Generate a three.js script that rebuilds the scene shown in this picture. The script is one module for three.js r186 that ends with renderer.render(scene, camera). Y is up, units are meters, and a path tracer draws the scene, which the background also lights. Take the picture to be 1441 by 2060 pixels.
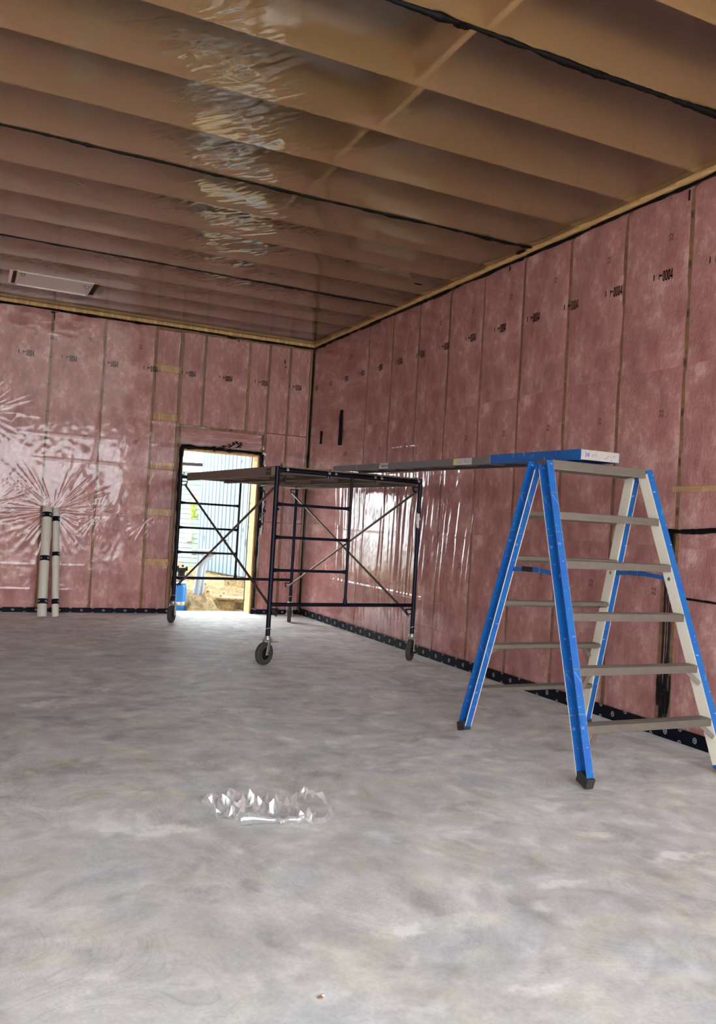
import * as THREE from 'three';
import { RoundedBoxGeometry } from 'three/addons/geometries/RoundedBoxGeometry.js';
import { mergeGeometries } from 'three/addons/utils/BufferGeometryUtils.js';

// ---------------------------------------------------------------- camera, sky, exposure
const scene = new THREE.Scene();
const FOCAL = 1698.2, YAW = 0.43587, PITCH = 0.014672, ROLL = 0.057843, EYE = 1.2942;
const camera = new THREE.PerspectiveCamera(2 * Math.atan(1030 / FOCAL) * 180 / Math.PI, 1441 / 2060, 0.05, 200);
{
  const cy = Math.cos(YAW), sy = Math.sin(YAW), cp = Math.cos(PITCH), sp = Math.sin(PITCH);
  const f = new THREE.Vector3(sy * cp, sp, -cy * cp), r = new THREE.Vector3(cy, 0, sy), u = new THREE.Vector3().crossVectors(r, f);
  const c = Math.cos(ROLL), s = Math.sin(ROLL);
  const r2 = r.clone().multiplyScalar(c).addScaledVector(u, s), u2 = u.clone().multiplyScalar(c).addScaledVector(r, -s);
  camera.position.set(0, EYE, 0);
  camera.quaternion.setFromRotationMatrix(new THREE.Matrix4().makeBasis(r2, u2, f.clone().negate()));
  camera.updateMatrixWorld();
}
const SKY = new THREE.Color().setRGB(3.9, 4.15, 4.3);          // even overcast sky
scene.background = SKY;
const renderer = new THREE.WebGLRenderer({ antialias: true });
renderer.toneMapping = THREE.LinearToneMapping;
renderer.toneMappingExposure = 2.5;
renderer.shadowMap.enabled = true;
// the veiled sun of a bright overcast day, high behind the far neighbour
const sun = new THREE.DirectionalLight(new THREE.Color().setRGB(1, 0.95, 0.86), 0.5);
sun.name = 'sun';
sun.position.set(-7, 14, -10); sun.target.position.set(3, 0, -13);
sun.castShadow = true; sun.shadow.radius = 30;
sun.shadow.mapSize.set(2048, 2048);
Object.assign(sun.shadow.camera, { left: -16, right: 16, top: 16, bottom: -16, near: 1, far: 60 });
scene.add(sun, sun.target);

// ---------------------------------------------------------------- room measures (metres)
const W = 4.306, D = 10.978, H = 3.715, CEIL = 3.757, T = 0.27;   // right wall face, far wall face, wall top, ceiling sheet, wall thickness
const LEFT = -4.3, FRONT = 2.4, JD = 0.235, DECK = 4.0, Z0 = -5.975, S = 0.6096;
const DX0 = 2.535, DX1 = 3.585, DH = 2.15;                         // far doorway
const OX0 = -4.0, OX1 = 4.0, OH = 3.4;                            // wide front opening behind the viewer

// ---------------------------------------------------------------- noise
const hash = (x, y, s) => { let h = Math.imul(x | 0, 374761393) + Math.imul(y | 0, 668265263) + Math.imul(s | 0, 974711); h = Math.imul(h ^ (h >>> 13), 1274126177); return ((h ^ (h >>> 16)) >>> 0) / 4294967296; };
const vn = (x, y, s = 0) => {
  const ix = Math.floor(x), iy = Math.floor(y); let fx = x - ix, fy = y - iy;
  fx = fx * fx * (3 - 2 * fx); fy = fy * fy * (3 - 2 * fy);
  const a = hash(ix, iy, s), b = hash(ix + 1, iy, s), c = hash(ix, iy + 1, s), d = hash(ix + 1, iy + 1, s);
  return a + (b - a) * fx + (c - a) * fy + (a - b - c + d) * fx * fy;
};
const fbm = (x, y, o = 4, s = 0) => { let v = 0, a = 0.5, n = 0; for (let i = 0; i < o; i++) { v += a * vn(x, y, s + i * 17); n += a; a *= 0.5; x = x * 2.03 + 7.1; y = y * 2.03 + 3.3; } return v / n; };
const ridge = (x, y, s) => 1 - Math.abs(2 * vn(x, y, s) - 1);
const sm = (a, b, x) => { const t = Math.min(1, Math.max(0, (x - a) / (b - a))); return t * t * (3 - 2 * t); };
const bump = (x, c, w) => Math.exp(-(((x - c) / w) ** 2));
let seed = 12345;
const rnd = () => { seed = (Math.imul(seed, 1664525) + 1013904223) >>> 0; return seed / 4294967296; };

// ---------------------------------------------------------------- textures
function dataTex(w, h, fn, srgb = true) {
  const d = new Uint8Array(w * h * 4);
  for (let y = 0; y < h; y++) for (let x = 0; x < w; x++) { const c = fn(x / w, y / h), i = (y * w + x) * 4; d[i] = c[0] * 255; d[i + 1] = c[1] * 255; d[i + 2] = c[2] * 255; d[i + 3] = 255; }
  const t = new THREE.DataTexture(d, w, h); t.wrapS = t.wrapT = THREE.RepeatWrapping; t.magFilter = THREE.LinearFilter; t.minFilter = THREE.LinearFilter;
  if (srgb) t.colorSpace = THREE.SRGBColorSpace; t.needsUpdate = true; return t;
}
function canvasTex(w, h, draw) {
  const c = document.createElement('canvas'); c.width = w; c.height = h; draw(c.getContext('2d'), w, h);
  const t = new THREE.CanvasTexture(c); t.wrapS = t.wrapT = THREE.RepeatWrapping; t.colorSpace = THREE.SRGBColorSpace; return t;
}
const cl = (v) => Math.min(1, Math.max(0, v));
// concrete: trowelled slab with cloudy tone, faint swirls, cream and bluish blotches, dusty pale spots
const FX0 = -1.5, FX1 = 4.4, FZ0 = -11.3, FZ1 = -1.5;
const pale = [[0.64, -5.87, 0.3, 0.12, 0.09], [0.88, -3.46, 0.2, 0.06, 0.09], [0.72, -3.4, 0.1, 0.04, 0.06], [2.77, -2.59, 0.17, 0.05, 0.09], [2.1, -2.52, 0.1, 0.035, 0.08], [1.37, -2.38, 0.09, 0.04, 0.09], [1.8, -5.41, 0.18, 0.1, 0.06], [2.4, -3.9, 0.3, 0.15, 0.03], [0.5, -2.9, 0.3, 0.2, 0.03]];
const dark = [[0.35, -5.3, 0.9, 0.55, 0.1], [0.45, -4.4, 0.5, 0.12, 0.05], [2.3, -2.7, 0.5, 0.25, 0.04], [1.2, -4.4, 0.7, 0.15, 0.05], [3.88, -9.27, 0.12, 0.03, 0.09], [1.35, -3.5, 0.4, 0.2, 0.03], [0.05, -6.0, 0.5, 0.3, 0.06]];
const concreteTone = (x, z) => {
  const wx = x + 0.35 * (fbm(x * 1.3, z * 1.3, 3, 5) - 0.5), wz = z + 0.35 * (fbm(x * 1.3, z * 1.3, 3, 9) - 0.5);
  let v = 0.862 + 0.06 * (fbm(wx * 1.1, wz * 1.1, 3, 1) - 0.5) + 0.13 * (fbm(wx * 3.6, wz * 3.6, 3, 2) - 0.5) + 0.2 * (fbm(wx * 11, wz * 11, 5, 4) - 0.5) + 0.05 * (vn(x * 120, z * 120, 6) - 0.5);
  const th = 7 * fbm(x * 1.4, z * 1.4, 2, 15), ct = Math.cos(th), st = Math.sin(th), ax = ct * wx + st * wz, az = ct * wz - st * wx;   // trowel strokes
  v -= 0.045 * sm(0.62, 0.86, vn(ax * 9, az * 34, 17)) * sm(0.45, 0.65, fbm(x * 2, z * 2, 2, 21));
  v -= 0.06 * sm(0.7, 0.92, vn(ax * 20, az * 50, 19)) * sm(0.5, 0.7, fbm(x * 3.1, z * 3.1, 2, 23));
  v += 0.07 * sm(0.6, 0.85, fbm(wx * 8 + 3, wz * 8, 4, 31)) - 0.07 * sm(0.56, 0.8, fbm(wx * 6.5 + 13, wz * 8.5, 4, 33));
  for (const [px, pz, rx, rz, a] of dark) { const q = ((x - px) / rx) ** 2 + ((z - pz) / rz) ** 2; if (q < 4) v -= 0.85 * a * Math.exp(-q) * (0.2 + 1.6 * fbm(wx * 8, wz * 14, 3, 41)); }
  for (const [px, pz, rx, rz, a] of pale) { const q = ((x - px) / rx) ** 2 + ((z - pz) / rz) ** 2; if (q < 4) v += 1.2 * a * sm(1.0, 0.1, q * 0.55 + 1.3 * (fbm(x * 26, z * 26, 3, 43) - 0.3)); }
  return v;
};
const concreteMap = dataTex(2048, 2048, (u, w) => {
  const x = FX0 + u * (FX1 - FX0), z = FZ0 + w * (FZ1 - FZ0), v = concreteTone(x, z);
  const y = sm(0.52, 0.72, fbm(x * 5.5 + 4, z * 5.5, 4, 51)) * 0.017, b = sm(0.5, 0.75, fbm(x * 3.5, z * 3.5 + 9, 4, 57)) * 0.012;
  return [cl(v + y * 0.9 - b), cl(v + y * 0.8 - 0.002), cl(v - 0.01 - y + b)];
});
const concreteBump = dataTex(1024, 1024, (u, w) => { const x = u * 3, z = w * 3; const v = 0.5 + 0.5 * (fbm(x * 6, z * 6, 3, 71) - 0.5) + 0.35 * (fbm(x * 30, z * 30, 3, 72) - 0.5); return [v, v, v]; }, false);
const woodTex = (r, g, b, s) => dataTex(256, 512, (u, v) => {
  const k = fbm(u * 14 + 0.6 * vn(v * 3, u * 2, s), v * 1.6, 4, s), f = vn(u * 120, v * 8, s + 3), kn = Math.hypot((u - 0.5) * 5, (v - 0.37) * 9), knot = sm(0.5, 0.2, kn);
  const t = 0.82 + 0.3 * (k - 0.5) + 0.1 * (f - 0.5) - 0.3 * knot; return [cl(r * t), cl(g * t), cl(b * t)];
});
const pinkTex = (s, txt) => {
  const base = dataTex(512, 1024, (u, v) => {
    const x = u * 0.57, y = v * 1.22, k = fbm(x * 7, y * 5, 4, s), k2 = fbm(x * 30, y * 22, 3, s + 5), st = fbm(x * 40, y * 6, 3, s + 9), fl = vn(x * 260, y * 260, s + 11);
    const t = 0.5 * (k - 0.5) + 0.2 * (k2 - 0.5) + 0.14 * (st - 0.5) + 0.06 * (fl - 0.5), w = sm(0.6, 0.8, k2 * 0.6 + k * 0.5);
    return [cl(0.775 + 0.46 * t + 0.03 * w), cl(0.555 + 0.52 * t + 0.07 * w), cl(0.54 + 0.48 * t + 0.07 * w)];
  });
  if (txt) {  // the thermal value, printed sideways on the batt
    const c = document.createElement('canvas'); c.width = 128; c.height = 128; const g = c.getContext('2d');
    g.fillStyle = '#000'; g.fillRect(0, 0, 128, 128); g.fillStyle = '#fff'; g.font = 'bold 76px sans-serif'; g.translate(64, 64); g.rotate(-Math.PI / 2); g.textAlign = 'center'; g.fillText(txt, 0, 26);
    const im = g.getImageData(0, 0, 128, 128).data, d = base.image.data, px = 330, py = 720, sx = 72, sy = 76;
    for (let y = 0; y < sy; y++) for (let x = 0; x < sx; x++) { const a = im[(Math.floor((1 - y / sy) * 127) * 128 + Math.floor(x / sx * 127)) * 4] / 255 * 0.62, i = ((py + y) * 512 + px + x) * 4; d[i] = d[i] * (1 - a) + 80 * a; d[i + 1] = d[i + 1] * (1 - a) + 40 * a; d[i + 2] = d[i + 2] * (1 - a) + 40 * a; }
  }
  return base;
};
// fine creases of plastic film: clusters of sharp ridges with calm film between
const wrinkleBump = dataTex(1024, 1024, (u, v) => {
  const P = (a, b, k, s, o = 0) => { const fx = u * k, fy = v * k; return ridge(a * fx + b * fy + o, -b * 0.35 * fx + a * 0.35 * fy, s); };
  const edge = Math.min(1, 12 * Math.min(u, 1 - u, v, 1 - v)), m = sm(0.5, 0.72, fbm(u * 7, v * 7, 3, 141)) * edge, w = 1.2 * vn(u * 9, v * 9, 143);
  const k = Math.pow(P(0.8, 1, 26, 145, w), 3) * 0.5 + Math.pow(P(1, -0.5, 44, 147, w * 2), 3) * 0.3 + Math.pow(P(0.3, 1, 70, 149, w * 2), 2) * 0.2;
  const c = 0.1 + 0.9 * m * k; return [c, c, c];
}, false);
const fabricBump = dataTex(512, 512, (u, v) => { const k = 0.6 * fbm(u * 12, v * 12, 4, 81) + 0.4 * vn(u * 90, v * 90, 83); return [k, k, k]; }, false);
// the vapour barrier's print: one short code every half metre
const polyMap = canvasTex(512, 2048, (g, w, h) => {
  g.fillStyle = '#f7f5f4'; g.fillRect(0, 0, w, h);
  const y = (1 - 3.11 / 3.72) * h; g.fillStyle = '#3a1a17';
  g.font = 'bold 46px sans-serif'; g.textAlign = 'left';
  g.fillRect(150, y - 30, 9, 24); g.fillRect(205, y - 22, 30, 6); g.fillRect(203, y - 30, 5, 26);
  g.save(); g.translate(240, y + 6); g.scale(0.95, 1.25); g.fillText('0004', 0, 0); g.restore();
});
const tapeTex = canvasTex(512, 160, (g, w, h) => {   // navy sealing tape with a ring emblem in staggered rows
  g.fillStyle = '#050816'; g.fillRect(0, 0, w, h);
  const ring = (x, y) => { g.strokeStyle = '#b9bcc8'; g.lineWidth = 8; g.beginPath(); g.arc(x, y, 29, 0, 7); g.stroke(); g.lineWidth = 6; g.beginPath(); g.moveTo(x - 10, y + 12); g.lineTo(x - 10, y - 12); g.lineTo(x + 10, y + 12); g.lineTo(x + 10, y - 12); g.stroke(); };
  ring(128, h / 2); ring(384, -2); ring(384, h + 2);
});
const blueTex = canvasTex(256, 1024, (g, w, h) => {
  g.fillStyle = '#1560a6'; g.fillRect(0, 0, w, h);
  for (let i = 0; i < 160; i++) { g.fillStyle = `rgba(${10 + rnd() * 40},${60 + rnd() * 50},${130 + rnd() * 70},0.25)`; g.fillRect(rnd() * w, rnd() * h, 6 + rnd() * 40, 20 + rnd() * 120); }
  for (let i = 0; i < 240; i++) { g.fillStyle = `rgba(${170 + rnd() * 60},${195 + rnd() * 40},${225 + rnd() * 25},${0.3 + rnd() * 0.6})`; const x = rnd() * w, y = rnd() * h, s = 1 + 4 * rnd() * rnd(); g.fillRect(x, y, s * (1 + rnd() * 2), s * (1 + rnd() * 3)); }
  for (let i = 0; i < 26; i++) { g.strokeStyle = `rgba(190,205,225,${0.3 + rnd() * 0.4})`; g.lineWidth = 1 + rnd() * 2; g.beginPath(); const x = rnd() * w, y = rnd() * h; g.moveTo(x, y); g.lineTo(x + (rnd() - 0.5) * 26, y + 20 + rnd() * 50); g.stroke(); }
  for (let i = 0; i < 30; i++) { g.fillStyle = 'rgba(120,118,110,0.5)'; g.fillRect(rnd() * w, rnd() * h, 8 + rnd() * 30, 4 + rnd() * 10); }
});
const alTex = dataTex(256, 256, (u, v) => { const k = 0.78 + 0.07 * (fbm(u * 3, v * 40, 3, 91) - 0.5) + 0.07 * (fbm(u * 9, v * 9, 3, 92) - 0.5); return [k, k * 0.985, k * 0.955]; });
const dirtTex = dataTex(512, 512, (u, v) => { const x = u * 2, y = v * 2, k = fbm(x * 6, y * 6, 4, 101), f = fbm(x * 40, y * 40, 3, 103), m = sm(0.6, 0.8, fbm(x * 3, y * 3, 3, 105)); const t = 0.72 + 0.35 * (k - 0.5) + 0.35 * (f - 0.5); const e = t - 0.22 * sm(0.5, 0.7, fbm(x * 2.2 + 5, y * 2.2, 3, 107)); return [cl(e), cl(e * (0.9 + 0.03 * m)), cl(e * (0.72 + 0.02 * m))]; });
const sidingTex = dataTex(256, 256, (u, v) => { const k = 0.76 + 0.1 * (fbm(u * 5, v * 3, 4, 111) - 0.5) - 0.25 * sm(0.74, 0.84, fbm(u * 22, v * 8, 3, 113)); return [k * 0.87, k * 0.95, k]; });
const boardTex = dataTex(256, 128, (u, v) => { const k = 0.8 + 0.16 * (fbm(u * 6, v * 12, 4, 121) - 0.5); return [k * 0.95, k, k * 0.99]; });

// ---------------------------------------------------------------- materials
const std = (o) => new THREE.MeshStandardMaterial(o), phys = (o) => new THREE.MeshPhysicalMaterial(o);
const M = {
  concrete: std({ map: concreteMap, bumpMap: concreteBump, bumpScale: 0.004, roughness: 0.62 }),
  lumber: std({ map: woodTex(0.7, 0.52, 0.36, 1), roughness: 0.8 }),
  lumber2: std({ map: woodTex(0.64, 0.45, 0.31, 7), roughness: 0.8 }),
  freshWood: std({ map: woodTex(0.96, 0.78, 0.53, 13), roughness: 0.75 }),
  joist: std({ color: 0xffd596, roughness: 0.9 }),
  deck: std({ map: woodTex(0.36, 0.3, 0.24, 23), roughness: 0.9 }),
  sheathing: std({ map: woodTex(0.74, 0.6, 0.42, 29), roughness: 0.9 }),
  pinkA: std({ map: pinkTex(201, '22'), bumpMap: fabricBump, bumpScale: 0.006, roughness: 1 }),
  pinkB: std({ map: pinkTex(231, '22'), bumpMap: fabricBump, bumpScale: 0.006, roughness: 1 }),
  pinkC: std({ map: pinkTex(261, ''), bumpMap: fabricBump, bumpScale: 0.006, roughness: 1 }),
  poly: phys({ map: polyMap, transmission: 0.982, roughness: 0.1, ior: 1.47, thickness: 0, side: THREE.DoubleSide }),
  ceilPoly: phys({ color: 0xfffbf3, transmission: 1, roughness: 0.08, ior: 1.5, specularIntensity: 1, clearcoat: 0.2, clearcoatRoughness: 0.06, thickness: 0.002, bumpMap: wrinkleBump, bumpScale: 0.0015 }),
  ceilPolyTop: phys({ color: 0xfffbf3, transmission: 1, roughness: 0.3, ior: 1.5, thickness: 0.002 }),
  sealant: phys({ color: 0x0a0706, roughness: 0.6, specularIntensity: 0.4 }),
  tape: phys({ map: tapeTex, roughness: 0.6, specularIntensity: 0.3 }),
  navy: phys({ color: 0x080b1c, roughness: 0.45, specularIntensity: 0.45 }),
  rubber: phys({ color: 0x0b0a0c, roughness: 0.65, specularIntensity: 0.5 }),
  tread: std({ color: 0x3b3835, roughness: 0.8 }),
  zinc: std({ color: 0xb5b3ac, roughness: 0.35, metalness: 0.85 }),
  brace: std({ color: 0x6a5c4e, roughness: 0.45, metalness: 0.6 }),
  alu: std({ map: alTex, color: 0x9e968e, roughness: 0.45, metalness: 0.55 }),
  aluDark: std({ map: alTex, color: 0xa5978c, roughness: 0.6, metalness: 0.2 }),
  cream: std({ color: 0xe6e1d0, roughness: 0.6, metalness: 0.1 }),
  blue: std({ map: blueTex, roughness: 0.42 }),
  foot: std({ color: 0x2c2b29, roughness: 0.8 }),
  ply: std({ map: woodTex(0.6, 0.5, 0.38, 37), roughness: 0.85 }),
  pvc: std({ color: 0xd3ccc0, roughness: 0.38 }),
  clear: phys({ color: 0xfafafa, transmission: 0.9, roughness: 0.12, ior: 2.2, thickness: 0, side: THREE.DoubleSide }),
  whiteMetal: std({ color: 0xe4ddd5, roughness: 0.4 }),
  dark: std({ color: 0x1d1613, roughness: 0.9 }),
  dirt: std({ map: dirtTex, color: 0xb8b0a2, roughness: 1 }),
  ground: std({ color: 0xb5b0a6, roughness: 1 }),
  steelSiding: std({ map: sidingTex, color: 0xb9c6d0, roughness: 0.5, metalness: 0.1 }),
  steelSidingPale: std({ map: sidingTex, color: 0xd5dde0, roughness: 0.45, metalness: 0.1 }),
  lap: std({ map: boardTex, color: 0xc4ccca, roughness: 0.7 }),
  whitePaint: std({ color: 0xf2f2ee, roughness: 0.6 }),
  foundation: std({ map: dirtTex, color: 0xbfc0a8, roughness: 0.95 }),
  oldConcrete: std({ map: dirtTex, color: 0xd8d2c4, roughness: 0.95 }),
  greyPipe: std({ color: 0x8f99a4, roughness: 0.4 }),
  tankBlue: std({ color: 0x1272c8, roughness: 0.35 }),
  leaf: std({ color: 0x93a548, roughness: 0.8, side: THREE.DoubleSide }),
  flower: std({ color: 0xd9a184, roughness: 0.8, side: THREE.DoubleSide }),
  rock: std({ map: dirtTex, color: 0xfff2dc, roughness: 0.95 }),
};

// ---------------------------------------------------------------- geometry helpers
const V = (x, y, z) => new THREE.Vector3(x, y, z);
const v3 = (a) => (a.isVector3 ? a : V(...a));
function uvm(g, scale = 1, along = 1) {   // box mapping in metres
  if (g.index) g = g.toNonIndexed();
  const p = g.attributes.position, uv = new Float32Array(p.count * 2), a = V(), b = V(), c = V(), n = V();
  for (let i = 0; i < p.count; i += 3) {
    a.fromBufferAttribute(p, i); b.fromBufferAttribute(p, i + 1); c.fromBufferAttribute(p, i + 2);
    n.copy(b).sub(a).cross(c.clone().sub(a)); const ax = Math.abs(n.x), ay = Math.abs(n.y), az = Math.abs(n.z);
    [a, b, c].forEach((q, k) => { const [s, t] = ax > ay && ax > az ? [q.y, q.z] : ay > az ? [q.x, q.z] : [q.x, q.y]; uv[(i + k) * 2] = s * scale * along; uv[(i + k) * 2 + 1] = t * scale; });
  }
  g.setAttribute('uv', new THREE.BufferAttribute(uv, 2)); return g;
}
const box = (w, h, d, x = 0, y = 0, z = 0, r = 0.003) => uvm(new RoundedBoxGeometry(w, h, d, 1, Math.min(r, w / 3, h / 3, d / 3)).translate(x, y, z), 3);
function frameOf(A, B, side) {           // basis with z along AB and x towards side
  const z = B.clone().sub(A).normalize(), x = side.clone().addScaledVector(z, -side.dot(z)).normalize(), y = V().crossVectors(z, x);
  return new THREE.Matrix4().makeBasis(x, y, z).setPosition(A);
}
const anySide = (A, B) => (Math.abs(B.y - A.y) > 0.9 * A.distanceTo(B) ? V(1, 0, 0) : V(0, 1, 0));
function bar(A, B, w, h, side) { A = v3(A); B = v3(B); const L = A.distanceTo(B); return box(w, h, L, 0, 0, L / 2).applyMatrix4(frameOf(A, B, side || anySide(A, B))); }
function rod(A, B, r, seg = 12, r2 = r) { A = v3(A); B = v3(B); const L = A.distanceTo(B); return new THREE.CylinderGeometry(r2, r, L, seg).rotateX(Math.PI / 2).translate(0, 0, L / 2).applyMatrix4(frameOf(A, B, anySide(A, B))); }
function extrude(pts, A, B, side) { A = v3(A); B = v3(B); const L = A.distanceTo(B); const s = new THREE.Shape(pts.map(([x, y]) => new THREE.Vector2(x, y))); return uvm(new THREE.ExtrudeGeometry(s, { depth: L, bevelEnabled: false }), 1).applyMatrix4(frameOf(A, B, side)); }
function tubePath(pts, r, seg = 24, rs = 8, jitter = 0, sd = 0) {
  const g = new THREE.TubeGeometry(new THREE.CatmullRomCurve3(pts.map(v3)), seg, r, rs, false);
  if (jitter) {
    const p = g.attributes.position, c = new THREE.CatmullRomCurve3(pts.map(v3)), n = V();
    for (let i = 0; i <= seg; i++) { const o = c.getPointAt(i / seg), L = c.getLength() * i / seg, k = 0.35 + 1.3 * fbm(L * 9, sd, 3, sd) * (0.6 + 0.9 * vn(L * 2.1, 1, sd + 3)) * jitter; for (let j = 0; j <= rs; j++) { const q = i * (rs + 1) + j; n.fromBufferAttribute(p, q).sub(o).multiplyScalar(k); p.setXYZ(q, o.x + n.x, o.y + n.y, o.z + n.z); } }
    g.computeVertexNormals();
  }
  return g;
}
const merge = (list) => mergeGeometries(list.map((g) => { g = g.index ? g.toNonIndexed() : g; for (const k of Object.keys(g.attributes)) if (!['position', 'normal', 'uv'].includes(k)) g.deleteAttribute(k); return g; }));
const used = new Map();
const numbered = (n) => { const k = used.get(n) || 0; used.set(n, k + 1); return k ? n + '_' + String(k).padStart(3, '0') : n; };
function mesh(name, geo, mat, parent) { const m = new THREE.Mesh(Array.isArray(geo) ? merge(geo) : geo, mat); m.name = parent ? name : numbered(name); m.castShadow = m.receiveShadow = true; (parent || scene).add(m); return m; }
function group(name, parent) { const g = new THREE.Group(); g.name = parent ? name : numbered(name); (parent || scene).add(g); return g; }
function tag(o, label, category, grp) { o.userData = { label, category }; if (grp) o.userData.group = grp; return o; }
function structure(o) { o.userData.kind = 'structure'; return o; }
// a thin sheet on a grid: place(u, v, h) gives the point, keep(u, v) leaves openings out
function sheet(u0, u1, v0, v1, step, height, place, uvOf, keep) {
  const nu = Math.max(2, Math.round((u1 - u0) / step)), nv = Math.max(2, Math.round((v1 - v0) / step)), pos = new Float32Array((nu + 1) * (nv + 1) * 3), uv = new Float32Array((nu + 1) * (nv + 1) * 2), idx = [];
  for (let j = 0, k = 0; j <= nv; j++) for (let i = 0; i <= nu; i++, k++) { const u = u0 + (u1 - u0) * i / nu, v = v0 + (v1 - v0) * j / nv, p = place(u, v, height(u, v)), q = uvOf(u, v); pos.set(p, k * 3); uv.set(q, k * 2); }
  for (let j = 0; j < nv; j++) for (let i = 0; i < nu; i++) {
    if (keep && !keep(u0 + (u1 - u0) * (i + 0.5) / nu, v0 + (v1 - v0) * (j + 0.5) / nv)) continue;
    const a = j * (nu + 1) + i, b = a + 1, c = a + nu + 1, d = c + 1; idx.push(a, b, d, a, d, c);
  }
  const g = new THREE.BufferGeometry(); g.setAttribute('position', new THREE.BufferAttribute(pos, 3)); g.setAttribute('uv', new THREE.BufferAttribute(uv, 2)); g.setIndex(idx); g.computeVertexNormals(); return g;
}

// ---------------------------------------------------------------- floor and ground
{
  const g = new THREE.BoxGeometry(W - LEFT + 2 * T, 0.2, FRONT + D + 2 * T).toNonIndexed();
  g.translate((W + LEFT) / 2, -0.1, (FRONT - D) / 2);
  const p = g.attributes.position, uv = g.attributes.uv;
  for (let i = 0; i < p.count; i++) uv.setXY(i, (p.getX(i) - FX0) / (FX1 - FX0), (p.getZ(i) - FZ0) / (FZ1 - FZ0));
  structure(mesh('floor', g, M.concrete));
  const gr = new THREE.BoxGeometry(120, 0.3, 120).translate(0, -0.36, -4);
  structure(mesh('ground', gr, M.ground));
}

// ---------------------------------------------------------------- insulation batts (three shared shapes)
const battGeo = [0, 1, 2].map((s) => {
  const w = 0.575, h = 1.226, nx = 10, ny = 20, pos = [], uv = [], idx = [];
  for (let j = 0; j <= ny; j++) for (let i = 0; i <= nx; i++) {
    const u = i / nx, v = j / ny, e = Math.min(1, 14 * Math.min(u, 1 - u)) * Math.min(1, 24 * Math.min(v, 1 - v));
    pos.push((u - 0.5) * w + 0.016 * (vn(v * 7, u > 0.5 ? 3 : 9, 340 + s) - 0.5), v * h, -0.004 + 0.006 * Math.sqrt(e) + 0.004 * (fbm(u * 4, v * 8, 3, 300 + s * 9) - 0.7)); uv.push(u, v);
  }
  for (let j = 0; j < ny; j++) for (let i = 0; i < nx; i++) { const a = j * (nx + 1) + i, b = a + 1, c = a + nx + 1, d = c + 1; idx.push(a, b, d, a, d, c); }
  const g = new THREE.BufferGeometry(); g.setAttribute('position', new THREE.Float32BufferAttribute(pos, 3)); g.setAttribute('uv', new THREE.Float32BufferAttribute(uv, 2)); g.setIndex(idx); g.computeVertexNormals();
  const back = box(w - 0.006, h - 0.006, 0.1, 0, h / 2, -0.075);
  return merge([g, back]);
});
let battN = 0;
function batt(parent, at, turn, w = 0.575, h = 1.212, plain) {
  const k = battN++, m = mesh('batt', battGeo[k % 3], plain ? M.pinkC : [M.pinkA, M.pinkB][(k * 7 >> 1) % 2], parent);
  const ov = plain ? 0 : 0.016 + 0.03 * hash(k, 3, 91), sh = plain ? 0 : 0.012 * (hash(k, 4, 91) - 0.5); w += ov;
  m.position.copy(at); m.position.x += Math.cos(turn) * sh; m.position.z -= Math.sin(turn) * sh; m.rotation.y = turn; m.scale.set(w / 0.575, h / 1.226, 1);
}
const studShift = (k, s) => 0.012 * (hash(k, s, 77) - 0.5);

// ---------------------------------------------------------------- far wall
const smear = (list, r, sd, spin = 0) => list.map(([p, sx, sy, sz], i) => { const g = new THREE.IcosahedronGeometry(r, 2), q = g.attributes.position; for (let k = 0; k < q.count; k++) { const n = 0.6 + 0.8 * vn(q.getX(k) * 4 / r + i * 5, q.getY(k) * 4 / r + q.getZ(k) * 3 / r, sd + i); q.setXYZ(k, q.getX(k) * n * sx, q.getY(k) * n * sy, q.getZ(k) * n * sz); } if (spin) g.rotateZ(spin * (hash(i, 5, sd) - 0.5)); g.computeVertexNormals(); return g.translate(...p); });
const creases = [0.28, 0.58, 1.24, 1.88, 2.18, 2.47];
function crease(u, v, s, k = 1) { let h = 0; for (let i = 0; i < creases.length; i++) { const c = creases[i] + 0.012 * (vn(u * 1.3, i, s) - 0.5), q = (v - c) / 0.011; if (q > -4 && q < 4) h += 0.0035 * k * Math.exp(-q * q) * sm(0.32, 0.62, vn(u * 1.6, i * 3, s + 1)); } return h; }
const wallBack = structure(group('wall_back'));
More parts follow.
